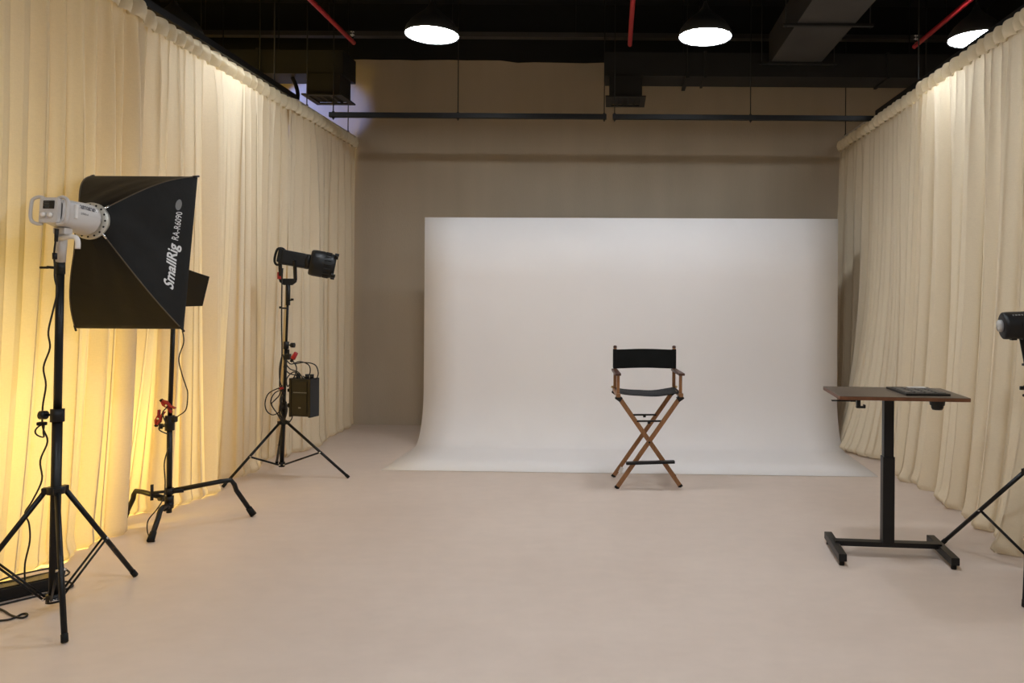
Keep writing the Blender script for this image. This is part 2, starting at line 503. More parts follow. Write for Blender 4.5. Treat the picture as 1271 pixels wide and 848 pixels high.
# tracks: the bar and the threaded rods it hangs on
def track(name, label, p0, p1, rods, size=0.055, material='track', cat='track'):
    p0 = Vector(p0); p1 = Vector(p1)
    t = thing(name, (p0 + p1) / 2, label, cat)
    d = p1 - p0
    along_y = abs(d.y) > abs(d.x)
    s = (size, abs(d.y), size) if along_y else (abs(d.x), size, size)
    mk('bar', B().box((p0 + p1) / 2, s, 0.004), material, t)
    for r in rods:
        q = Vector((p0.x, r, p0.z)) if along_y else Vector((r, p0.y, p0.z))
        b = B().cyl(q + Vector((0, 0, -size / 2 - 0.025)), Vector((q.x, q.y, ZC)), 0.006, seg=6)
        b.cyl(q + Vector((0, 0, -size / 2 - 0.012)), q + Vector((0, 0, -size / 2)), 0.014, seg=6)
        b.cyl(q + Vector((0, 0, size / 2)), q + Vector((0, 0, size / 2 + 0.012)), 0.014, seg=6)
        mk('rod', b, 'rod', t)
    return t
track('curtain_track', 'black curtain track above the yellow-lit curtains, hung from the ceiling', (XL - 0.02, 0.4, TOP + 0.045), (XL - 0.02, 7.42, TOP + 0.045), (1.0, 3.0, 5.0, 7.0))
track('curtain_track', 'black curtain track above the curtains by the standing desk', (XR + 0.03, 0.4, TOP + 0.045), (XR + 0.03, 7.90, TOP + 0.045), (1.0, 3.0, 4.9, 6.85))
track('ceiling_rail', 'black horizontal rail over the backdrop, next to the cream curtain corner', (-3.03, 7.95, 3.52), (-0.075, 7.95, 3.52), (-2.99, -1.66, -0.10), 0.052)
track('ceiling_rail', 'black horizontal rail over the backdrop, running to the desk-side curtain', (-0.01, 7.95, 3.52), (2.80, 7.95, 3.52), (0.01, 1.46), 0.052)
track('curtain_rail', 'thin pale curtain rail near the open corner of the back wall', (XL, 7.44, TOP + 0.022), (XL, 9.16, TOP + 0.022), (7.7, 8.9), 0.02, 'pale_track', 'rail')
track('curtain_rail', 'thin pale curtain rail beyond the end of the black desk-side track', (XR, 8.0, TOP + 0.022), (XR, 9.16, TOP + 0.022), (8.9,), 0.02, 'pale_track', 'rail')

# ------------------------------------------------------------------ ceiling services
# wide ducts across the back, with flange seams
def cross_duct(label, xa, xb, seams):
    t = thing('air_duct', ((xa + xb) / 2, 8.35, 4.02), label, 'duct')
    mk('duct_body', B().box(((xa + xb) / 2, 8.35, 4.15), (abs(xb - xa), 0.40, 0.26), 0.004), 'duct', t)
    for s in seams:
        mk('flange', B().box((s, 8.35, 4.15), (0.03, 0.43, 0.29), 0.003), 'duct', t)
    for s in (xa + 0.9, xb - 0.9):
        for y in (8.12, 8.58):
            mk('hanger_rod', B().cyl((s, y, 3.99), (s, y, ZC), 0.006, seg=6), 'rod', t)
        mk('hanger_bar', B().box((s, 8.35, 4.0), (0.04, 0.52, 0.03), 0.003), 'rod', t)
cross_duct('black air duct ending beside the open corner above the cream curtain', -5.4, -2.96, (-3.9, -4.9))
cross_duct('black air duct crossing the back wall toward the desk-side curtain', -0.1, 4.3, (1.0, 3.0))
# trunk duct along the room
t = thing('trunk_duct', (1.96, 4.5, 4.14), 'grey rectangular trunk duct running along the ceiling above the desk side', 'duct')
mk('duct_body', B().box((1.96, 3.1, 4.31), (0.54, 10.06, 0.34), 0.004), 'duct_light', t)
for y in (0.2, 2.6, 5.0, 6.9, 8.02):
    mk('hanger_bar', B().box((1.98, y, 4.125), (0.84, 0.04, 0.025), 0.003), 'rod', t)
    for s in (-1, 1):
        mk('hanger_rod', B().cyl((1.98 + s * 0.39, y, 4.10), (1.98 + s * 0.39, y, ZC), 0.006, seg=6), 'rod', t)
def diffuser(label, cx):
    cy, z = 8.3, 3.77
    t = thing('air_diffuser', (cx, cy, z), label, 'air vent')
    b = B().box((cx, cy, 3.905), (0.36, 0.34, 0.23), 0.004)
    mk('neck', b, 'duct', t)
    b = B()
    for s in (-1, 1):
        b.box((cx + s * 0.19, cy, z + 0.008), (0.06, 0.44, 0.016), 0.002)
        b.box((cx, cy + s * 0.19, z + 0.008), (0.32, 0.06, 0.016), 0.002)
    mk('plate', b, 'duct', t)
    for k in range(4):
        rot = Matrix.Rotation(R(35 if k < 2 else -35), 4, 'Y')
        mk('vane', B().box((cx - 0.105 + k * 0.07, cy, z + 0.02), (0.05, 0.31, 0.004), rot=rot), 'duct', t)
    return t
diffuser('black square air diffuser hanging above the cream curtain corner', -3.17)
diffuser('black square air diffuser hanging where the two ceiling rails meet', 0.13)
# red sprinkler pipes
def pipe(label, x):
    t = thing('sprinkler_pipe', (x, 3.5, 4.0), label, 'pipe')
    mk('pipe', B().cyl((x, 0.2, 4.0), (x, 7.1, 4.0), 0.021, seg=12), 'red_pipe', t)
    b = B().cyl((x, 7.06, 4.0), (x, 7.06, 4.06), 0.012, seg=8)
    b.cyl((x, 7.06, 4.06), (x, 7.06, 4.065), 0.022, seg=10).cyl((x, 7.06, 4.09), (x, 7.06, 4.094), 0.02, seg=10).cyl((x, 7.06, 4.06), (x, 7.06, 4.09), 0.005, seg=6)
    mk('sprinkler_head', b, 'chrome', t)
    for y in (1.2, 3.4, 5.6):
        mk('hanger_rod', B().cyl((x, y, 4.02), (x, y, ZC), 0.005, seg=6).tube([(x + 0.026 * math.cos(a), y, 4.0 + 0.026 * math.sin(a)) for a in [k * PI / 6 for k in range(12)]], 0.004, seg=5, closed=True), 'rod', t)
pipe('red sprinkler pipe ending near the open corner above the cream curtains', -2.48)
pipe('red sprinkler pipe ending above the gap between the two ceiling rails', 0.15)
pipe('red sprinkler pipe ending above the desk-side curtain track', 2.86)
# grey cable tray right across, high up
t = thing('cable_tray', (-0.5, 8.75, 4.62), 'thin dark grey cable tray running across beneath the black ceiling', 'cable tray')
mk('tray', B().box((-0.5, 8.75, 4.66), (10.0, 0.10, 0.055), 0.004), 'duct_light', t)
for k in range(7):
    mk('hanger_rod', B().cyl((-4.8 + k * 1.45, 8.75, 4.68), (-4.8 + k * 1.45, 8.75, ZC), 0.005, seg=6), 'rod', t)
# flexible hose in the corner
hp = smooth_path([(-3.58, 8.3, 4.018), (-3.54, 8.30, 3.93), (-3.51, 8.28, 3.82), (-3.52, 8.25, 3.70), (-3.58, 8.22, 3.55), (-3.66, 8.2, 3.3)])
tag(mk('flexible_hose', B().tube(hp, 0.022, seg=8), 'rubber', loc=(-3.58, 8.3, 4.018)), 'black flexible hose hanging from the duct behind the curtain top', 'hose')

# pendant lamps
LZ = 3.79
def pendant(loc, label, group=None):
    x, y, z = loc
    t = thing('pendant_lamp', loc, label, 'lamp', group)
    M = Matrix.Translation(loc)
    outer = [(0.228, 0.0), (0.226, 0.025), (0.212, 0.065), (0.175, 0.115), (0.12, 0.165), (0.07, 0.205), (0.04, 0.24), (0.022, 0.275), (0.012, 0.31), (0.0, 0.312)]
    inner = [(0.0, 0.05), (0.20, 0.045), (0.222, 0.004), (0.228, 0.0)]
    mk('lamp_shade', B().lathe(inner + outer[1:], M, 40), 'shade', t)
    mk('light_disc', B().lathe([(0.0, 0.006), (0.216, 0.006), (0.216, 0.014), (0.0, 0.014)], M, 40, smooth=False), 'lamp_disc', t)
    mk('cord', B().cyl((x, y, z + 0.31), (x, y, ZC), 0.004, seg=6), 'cable', t)
    mk('ceiling_rose', B().lathe([(0, ZC - z), (0.05, ZC - z), (0.045, ZC - z - 0.03), (0.0, ZC - z - 0.03)], M, 16), 'shade', t)
    return t
p0 = pendant((-1.54, 6.3, LZ), 'black dome pendant lamp hanging over the open floor between spotlight and chair')
others = [((0.77, 6.3), 'black dome pendant lamp hanging closest above the wooden chair', None),
          ((3.06, 6.3), 'black dome pendant lamp half hidden behind the desk-side curtain track', None),
          ((-3.72, 6.3), 'black dome pendant lamp mostly hidden behind the yellow-lit curtain top', None)]
rest = 'black dome pendant lamp in the rows farther from the white backdrop than the chair'
for y in (3.9, 1.5, -0.9):
    for x in ((0.77, 3.06) if y > 3 else (-1.54, 0.77, 3.06) if y > 1 else (-1.54, 0.77)):
        others.append(((x, y), rest, 'pendant lamps away from the backdrop'))
for (x, y), lab, g in others:
    c = copy_tree(p0); c.location = (x, y, LZ); c['label'] = lab
    if g: c['group'] = g

# ------------------------------------------------------------------ white backdrop sweep
def backdrop():
    cx, cy, rot = 0.185, 8.08, R(-1.6)
    M = Matrix.Translation((cx, cy, 0)) @ Matrix.Rotation(rot, 4, 'Z')
    w, top, rad = 2.24, 2.455, 0.34
    prof = [(0.0, top), (0.0, 1.8), (0.0, 1.2), (0.0, 0.8)]
    for k in range(15):
        a = k / 14 * PI / 2
        prof.append((-0.0 - rad * 1.0 * (1 - math.cos(a)) , 0.006 + rad * 1.7 * (1 - math.sin(a))))
    prof += [(-rad - 0.25, 0.006), (-rad - 0.5, 0.006), (-1.36, 0.006)]
    th = 0.004
    rows = []
    for side in (0, 1):
        pass
    b = B()
    P = [Vector((0, y, z)) for y, z in prof]
    back = []
    for i, p in enumerate(P):
        tng = (P[min(i + 1, len(P) - 1)] - P[max(i - 1, 0)]).normalized()
        nrm = Vector((0, -tng.z, tng.y))
        if nrm.y < 0 and abs(tng.z) > 0.5: nrm = -nrm
        if nrm.z > 0: nrm = -nrm
        back.append(p + nrm * th)
    loop = P + list(reversed(back))
    xs = [-w + 2 * w * k / 12 for k in range(13)]
    rows = [[M @ Vector((x, p.y, max(p.z, 0.001))) for x in xs] for p in loop + [loop[0]]]
    b.grid(rows, smooth=False)
    for x in (-w, w):
        f = [b.bm.verts.new(M @ Vector((x, p.y, max(p.z, 0.001)))) for p in P]
        g = [b.bm.verts.new(M @ Vector((x, p.y, max(p.z, 0.001)))) for p in back]
        for i in range(len(f) - 1): b.bm.faces.new((f[i], f[i + 1], g[i + 1], g[i]))
    bmesh.ops.remove_doubles(b.bm, verts=b.bm.verts[:], dist=0.0003)
    for f in b.bm.faces: f.smooth = False
    n = len(P)
    o = mk('photo_backdrop', b, 'backdrop', loc=(cx, cy, 0))
    for p in o.data.polygons:
        p.use_smooth = p.area > 0.002
    tag(o, 'large white seamless backdrop sweeping down from upright onto the floor', 'backdrop')
backdrop()

# ------------------------------------------------------------------ director chair
def director_chair():
    loc = Vector((0.302, 6.41, 0)); rz = R(4.0)
    t = thing('director_chair', loc, 'tall folding wooden director chair with black canvas in front of backdrop', 'chair')
    M = Matrix.Translation(loc) @ Matrix.Rotation(rz, 4, 'Z')
    hw, hd = 0.262, 0.20
    def bar(p0, p1, w, d, bevel=0.003):
        p0 = Vector(p0); p1 = Vector(p1); dd = p1 - p0
        F = frame((p0 + p1) / 2, dd, (0, 1, 0) if abs(dd.normalized().y) < 0.9 else (0, 0, 1))
        # local x = y axis of chair -> depth d ; local y = width w
        return B().box((0, 0, 0), (d, w, dd.length), bevel, M=M @ F)
    # legs: two crossed pairs
    for y, off in ((-hd, 0.0), (hd, 0.0)):
        s = -1 if y < 0 else 1
        for sx, dy in ((1, 0.0), (-1, 0.024 * s)):
            yy = y - dy
            p0 = (-sx * (hw + 0.004), yy, 0.012); p1 = (sx * (hw - 0.006), yy, 0.755)
            lg = mk('leg', bar(p0, p1, 0.036, 0.022), 'wood', t)
            v = (Vector(p1) - Vector(p0)).normalized()
            mk('foot_cap', bar(Vector(p0) - v * 0.013, Vector(p0) + v * 0.008, 0.038, 0.024), 'rubber', lg)
        mk('pivot_bolt', B().cyl((0, y - 0.02, 0.384), (0, y + 0.02, 0.384), 0.008, seg=10, M=M), 'plastic_black', t)
    # seat rails and black corner brackets
    for sx in (-1, 1):
        mk('seat_rail', B().box((sx * hw, 0, 0.777), (0.034, 2 * hd + 0.07, 0.030), 0.004, M=M), 'wood', t)
        for y in (-hd, hd):
            mk('bracket', B().box((sx * (hw - 0.004), y, 0.752), (0.052, 0.050, 0.042), 0.006, M=M, rot=Matrix.Rotation(R(-sx * 35), 4, 'Y')), 'plastic_black', t)
        # arm posts and armrest
        mk('arm_post', B().box((sx * hw, -hd + 0.015, 0.865), (0.024, 0.034, 0.150), 0.003, M=M), 'wood', t)
        mk('back_post', B().box((sx * hw, hd - 0.015, 0.965), (0.026, 0.034, 0.360), 0.004, M=M), 'wood', t)
        mk('post_cap', B().lathe([(0, 0.022), (0.012, 0.020), (0.017, 0.010), (0.016, 0.0), (0, 0)], M @ Matrix.Translation((sx * hw, hd - 0.015, 1.145)), 12), 'arm_wood', t)
        mk('armrest', B().box((sx * hw + sx * 0.004, -0.01, 0.950), (0.050, 2 * hd + 0.05, 0.020), 0.006, M=M), 'arm_wood', t)
        mk('knob', B().sphere((sx * (hw + 0.022), hd - 0.015, 0.80), 0.012, 8, M=M), 'brass', t)
    # canvas back (sleeves round the posts) and sagging seat
    b = B()
    rows = []
    zs = [0.966, 1.0, 1.05, 1.10, 1.134]
    N_ = 20
    for z in zs:
        row = []
        for k in range(N_ + 1):
            u = -1 + 2 * k / N_
            y = hd - 0.036 + 0.016 * (1 - u * u) + 0.002 * math.sin(9 * u + z * 20)
            row.append(M @ Vector((u * (hw + 0.017), y, z + 0.003 * math.cos(u * 3))))
        rows.append(row)
    b.grid(rows)
    back = [[p + M.to_3x3() @ Vector((0, 0.005, 0)) for p in r] for r in rows]
    b.grid(back, flip=True)
    for s in (-1, 1):
        b.box((s * (hw + 0.001), hd - 0.015, 1.05), (0.034, 0.044, 0.170), 0.008, M=M)
    mk('backrest', b, 'canvas', t, recalc=False)
    b = B()
    rows = []
    for j in range(9):
        v = -1 + 2 * j / 8
        row = []
        for k in range(N_ + 1):
            u = -1 + 2 * k / N_
            sag = -0.036 * (1 - u * u) * (1 - 0.25 * v * v) + 0.002 * math.sin(6 * u + 3 * v)
            row.append(M @ Vector((u * (hw + 0.002), v * (hd - 0.005), 0.797 + sag)))
        rows.append(row)
    b.grid(rows)
    b.grid([[p - Vector((0, 0, 0.006)) for p in r] for r in rows], flip=True)
    mk('seat', b, 'canvas_seat', t, recalc=False)
    # stretchers (black folding hinges) and foot rest
    for y, z in ((-hd + 0.03, 0.555), (hd - 0.03, 0.555)):
        b = B().box((-0.002, y, z), (0.205, 0.020, 0.014), 0.003, M=M)
        b.box((0.0, y - 0.004, z - 0.012), (0.024, 0.024, 0.018), 0.003, M=M)
        st = mk('stretcher', b, 'plastic_black', t)
        for s in (-1, 1):
            mk('bolt', B().cyl((s * 0.098, y - 0.018, z), (s * 0.098, y + 0.012, z), 0.007, seg=8, M=M), 'plastic_black', st)
    mk('footrest', B().box((0.006, -hd - 0.035, 0.222), (0.405, 0.055, 0.022), 0.006, M=M, rot=Matrix.Rotation(R(-1.2), 4, 'Y')), 'plastic_black', t)
    # small clear tag by the rear foot
    mk('tag', B().box((-0.205, hd - 0.05, 0.075), (0.03, 0.002, 0.05), 0, M=M, rot=Matrix.Rotation(R(25), 4, 'Y')), 'paper', t)
director_chair()

# ------------------------------------------------------------------ standing desk
def desk():
    loc = Vector((1.715, 4.60, 0)); rz = R(-5.0)
    t = thing('standing_desk', loc, 'small standing desk with brown top and single black column', 'desk')
    M = Matrix.Translation(loc) @ Matrix.Rotation(rz, 4, 'Z')
    top = B().box((0.015, -0.01, 1.012), (0.74, 0.50, 0.003), M=M)
    tp = mk('tabletop', top, 'desk_top', t)
    mk('edge_band', B().box((0.015, -0.01, 1.0005), (0.742, 0.502, 0.020), 0.003, M=M), 'desk_edge', tp)
    mk('lower_column', B().box((0, 0.03, 0.34), (0.072, 0.066, 0.54), 0.006, M=M), 'stand_black', t)
    mk('upper_column', B().box((0, 0.03, 0.797), (0.060, 0.056, 0.386), 0.005, M=M), 'stand_black', t)
    mk('top_bracket', B().box((0, 0.03, 0.985), (0.16, 0.30, 0.010), 0.002, M=M), 'stand_black', t)
    mk('crossbar', B().box((0, 0.03, 0.066), (0.64, 0.060, 0.030), 0.004, M=M), 'stand_black', t)
    for s in (-1, 1):
        ft = mk('foot', B().box((s * 0.322, 0.0, 0.050), (0.048, 0.44, 0.044), 0.005, M=M), 'stand_black', t)
        for y in (-0.19, 0.19):
            mk('glide', B().cyl((s * 0.322, y, 0.0), (s * 0.322, y, 0.03), 0.016, seg=12, M=M), 'rubber', ft)
    # adjusting paddle, hook and round cup under the top
    pd = B().box((-0.335, -0.20, 0.979), (0.11, 0.03, 0.006), 0.002, M=M).box((-0.27, -0.20, 0.983), (0.03, 0.05, 0.014), 0.002, M=M)
    mk('height_lever', pd, 'plastic_black', t)
    hk = B().box((-0.235, -0.20, 0.967), (0.022, 0.03, 0.048), 0.003, M=M).box((-0.222, -0.20, 0.943), (0.05, 0.03, 0.012), 0.003, M=M).box((-0.2, -0.20, 0.949), (0.010, 0.03, 0.018), 0.002, M=M)
    mk('bag_hook', hk, 'plastic_black', t)
    mk('cup_holder', B().lathe([(0, -0.062), (0.028, -0.062), (0.034, -0.05), (0.034, -0.038), (0.042, -0.034), (0.044, -0.012), (0.046, 0.0), (0, 0.0)], M @ Matrix.Translation((0.235, -0.15, 0.991)), 20), 'plastic_black', t)
    # flat black keypad with rows of keys on the top
    k = thing('keypad', loc + Vector((0.2, 0.02, 1.0135)), 'flat black keypad with rows of keys lying on the desk', 'keypad')
    K = M @ Matrix.Translation((0.165, 0.0, 1.0135)) @ Matrix.Rotation(R(3), 4, 'Z')
    mk('body', B().box((0, 0, 0.006), (0.26, 0.36, 0.012), 0.004, M=K), 'plastic_black', k)
    kb = None
    for i in range(4):
        for j in range(5):
            q = mk('key', B().box((-0.092 + i * 0.061, -0.13 + j * 0.052, 0.0135), (0.050, 0.040, 0.005), 0.0015, M=K, seg=1), 'key', k)
    s_ = thing('paper_card', loc + Vector((0.24, 0.17, 1.0255)), 'small white paper card lying on the far end of the keypad', 'card')
    mk('sheet', B().box((0.05, 0.152, 0.0132), (0.11, 0.05, 0.0012), M=K), 'paper', s_)
desk()

# ------------------------------------------------------------------ tripod light stand
def tripod(name, label, base, feet, hub_z, top, tube_r, leg_r, collar_z=0.07, brace_t=0.5, double=True, sections=((0.0, 1.0),), knobs=()):
    """base: (x, y) of the column; feet: floor points; top: world point at the column's upper end"""
    t = thing(name, (base[0], base[1], 0), label, 'light stand')
    top = Vector(top); bot = Vector((base[0], base[1], collar_z - 0.02))
    ax = (top - bot)
    def on(z): return bot + ax * ((z - bot.z) / ax.z)
    zs = [bot.z] + [s for s in sections if isinstance(s, float)] + [top.z]
    for i in range(len(zs) - 1):
        r = tube_r * (1 - 0.2 * i)
        mk('column', B().cyl(on(zs[i]), on(zs[i + 1]), r, seg=16), 'stand_black', t)
        if i > 0:
            cl = mk('locking_collar', B().cyl(on(zs[i] - 0.035), on(zs[i] + 0.03), tube_r * 1.35, seg=16), 'plastic_black', t)
            kx = knobs[i - 1] if i - 1 < len(knobs) else -1
            p = on(zs[i])
            mk('knob', B().cyl(p, p + Vector((kx * 0.055, -0.01, 0)), 0.006, seg=8).cyl(p + Vector((kx * 0.048, -0.01, 0)), p + Vector((kx * 0.078, -0.012, 0)), 0.022, seg=10), 'plastic_black', cl)
    mk('hub', B().cyl(on(hub_z - 0.018), on(hub_z + 0.018), tube_r * 1.7, seg=16), 'plastic_black', t)
    mk('lower_collar', B().cyl(on(collar_z - 0.02), on(collar_z + 0.02), tube_r * 1.5, seg=16), 'plastic_black', t)
    for f in feet:
        f = Vector((f[0], f[1], leg_r))
        d = Vector((f.x - base[0], f.y - base[1], 0)).normalized()
        side = Vector((-d.y, d.x, 0))
        h = on(hub_z) + d * tube_r * 1.9
        lg = mk('leg', B().cyl(h, f, leg_r, seg=10), 'stand_black', t)
        v = (f - h).normalized()
        mk('foot_cap', B().cyl(f - v * 0.03, f + v * 0.006, leg_r * 1.18, seg=10), 'rubber', lg)
        mk('joint', B().box(h, (0.03, 0.03, 0.03), 0.004, rot=Matrix.Rotation(math.atan2(d.y, d.x), 4, 'Z')), 'plastic_black', lg)
        m = h + (f - h) * brace_t
        c = on(collar_z) + d * tube_r * 1.7
        b = B()
        for s in ((-1, 1) if double else (0,)):
            o = side * s * leg_r * 1.15
            b.cyl(c + o, m + o, leg_r * (0.45 if double else 0.68), seg=8)
        br = mk('brace', b, 'stand_black', t)
        mk('rivet', B().cyl(m - side * leg_r * 1.7, m + side * leg_r * 1.7, 0.006, seg=8).cyl(c - side * leg_r * 1.7, c + side * leg_r * 1.7, 0.006, seg=8), 'chrome', br)
    return t

# --- stand with the white light and the softbox
tripod('light_stand', 'tall black tripod stand carrying the white light and softbox', (-2.77, 3.71),
       [(-2.462, 3.365), (-2.66, 4.17), (-3.20, 3.58)], 0.595, (-2.808, 3.79, 1.72), 0.023, 0.0125, 0.065, 0.55, True, (0.97,), (-1,))

def white_light():
    rear = Vector((-2.775, 3.665, 1.992)); ringc = Vector((-2.77, 3.955, 1.967))
    ax = (ringc - rear).normalized()
    t = thing('studio_light', (-2.808, 3.79, 1.70), 'white studio light with rear display and side handles on the tripod', 'studio light')
    M = frame(rear, ax, (1, 0, 0))       # local x right, z forward; local y = z cross x = up?
    # make sure local y points up
    if (M.to_3x3() @ Vector((0, 1, 0))).z < 0: M = M @ Matrix.Diagonal((1, -1, 1, 1))
    # body: rounded-square at the rear growing round at the front
    rows = []
    for z, a, e in ((0.02, 0.054, 0.45), (0.03, 0.062, 0.5), (0.09, 0.072, 0.62), (0.17, 0.080, 0.8), (0.235, 0.085, 1.0), (0.250, 0.085, 1.0), (0.258, 0.072, 1.0), (0.285, 0.060, 1.0)):
        row = []
        for k in range(33):
            th = 2 * PI * k / 32
            c, s = math.cos(th), math.sin(th)
            row.append(M @ Vector((a * math.copysign(abs(c) ** e, c), a * 0.98 * math.copysign(abs(s) ** e, s), z)))
        rows.append(row)
    b = B().grid(rows)
    body = mk('body', b, 'white_plastic', t)
    # rear panel with screen and knobs
    mk('rear_panel', B().box((0, 0, 0.012), (0.094, 0.128, 0.030), 0.010, M=M), 'white_plastic', t)
    sc = mk('screen', B().box((0.002, 0.026, -0.004), (0.056, 0.040, 0.004), 0.003, M=M), 'screen', t)
    b = B()
    for i in range(4): b.box((-0.008 + 0.001 * i, 0.039 - i * 0.0085, -0.0066), (0.026 - 0.003 * (i % 2), 0.003, 0.0008), M=M)
    mk('display_lines', b, 'screen_print', sc)
    for x in (-0.018, 0.016):
        mk('dial', B().lathe([(0, -0.019), (0.010, -0.018), (0.012, -0.012), (0.012, 0.0), (0, 0.0)], M @ Matrix.Translation((x, -0.026, -0.002)), 16), 'white_lever', t)
    # loop handles each side
    for s in (-1, 1):
        P = [(s * 0.036, 0.062, 0.012), (s * 0.060, 0.066, 0.008), (s * 0.084, 0.054, 0.004), (s * 0.091, 0.028, 0.003), (s * 0.091, -0.028, 0.003), (s * 0.083, -0.056, 0.006), (s * 0.058, -0.068, 0.01), (s * 0.036, -0.066, 0.014)]
        mk('handle', B().tube(smooth_path([M @ Vector(p) for p in P], 4), 0.0085, seg=8), 'white_plastic', t)
        mk('side_plate', B().box((s * 0.073, 0.01, 0.085), (0.012, 0.072, 0.018), 0.005, M=M), 'white_lever', t)
    # lettering on the side facing the room
    def on_body(x, y):
        z = 0.115 + x; h = 0.012 + y
        a = float(np.interp(z, (0.09, 0.17, 0.235), (0.072, 0.080, 0.085))); e = float(np.interp(z, (0.09, 0.17, 0.235), (0.62, 0.8, 1.0)))
        sn = min(0.95, max(0.0, (h / (a * 0.98)))) ** (1 / e); cs = math.sqrt(1 - sn * sn)
        return M @ Vector((a * cs ** e + 0.0015, h, z))
    b = B(); text_mesh(b, 'amaran', lambda x, y: on_body(x, y + 0.020), 0.105, 0.020, 0.02)
    text_mesh(b, '200d', lambda x, y: on_body(x, y - 0.010), 0.045, 0.010)
    mk('lettering', b, 'print_dark', body)
    # yoke below, with its tilt lever
    c = M @ Vector((0.0, -0.076, 0.10))
    yk = B().box(c + Vector((0, 0, -0.012)), (0.060, 0.060, 0.034), 0.010)
    stem_top = c + Vector((-0.004, 0, -0.02)); stem_bot = Vector((-2.808, 3.79, 1.745))
    yk.cyl(stem_top, stem_bot, 0.026, 0.023, seg=16)
    mk('mount', yk, 'white_plastic', t)
    p = stem_top + Vector((0.0, -0.01, -0.03))
    lv = B().tube(smooth_path([p, p + Vector((0.055, -0.012, 0.008)), p + Vector((0.088, -0.015, 0.004)), p + Vector((0.098, -0.016, -0.018)), p + Vector((0.098, -0.016, -0.052))], 4), 0.0125, seg=10)
    mk('tilt_lever', lv, 'white_lever', t)
    mk('spigot', B().cyl(stem_bot, Vector((-2.808, 3.79, 1.68)), 0.021, seg=14), 'plastic_black', t)
    b = B().cyl((-2.808, 3.79, 1.71), (-2.862, 3.77, 1.715), 0.007, seg=8).box((-2.872, 3.768, 1.712), (0.045, 0.012, 0.012), 0.004)
    mk('clamp_handle', b, 'plastic_black', t)
    return M, ringc, ax
ML, RINGC, LAX = white_light()

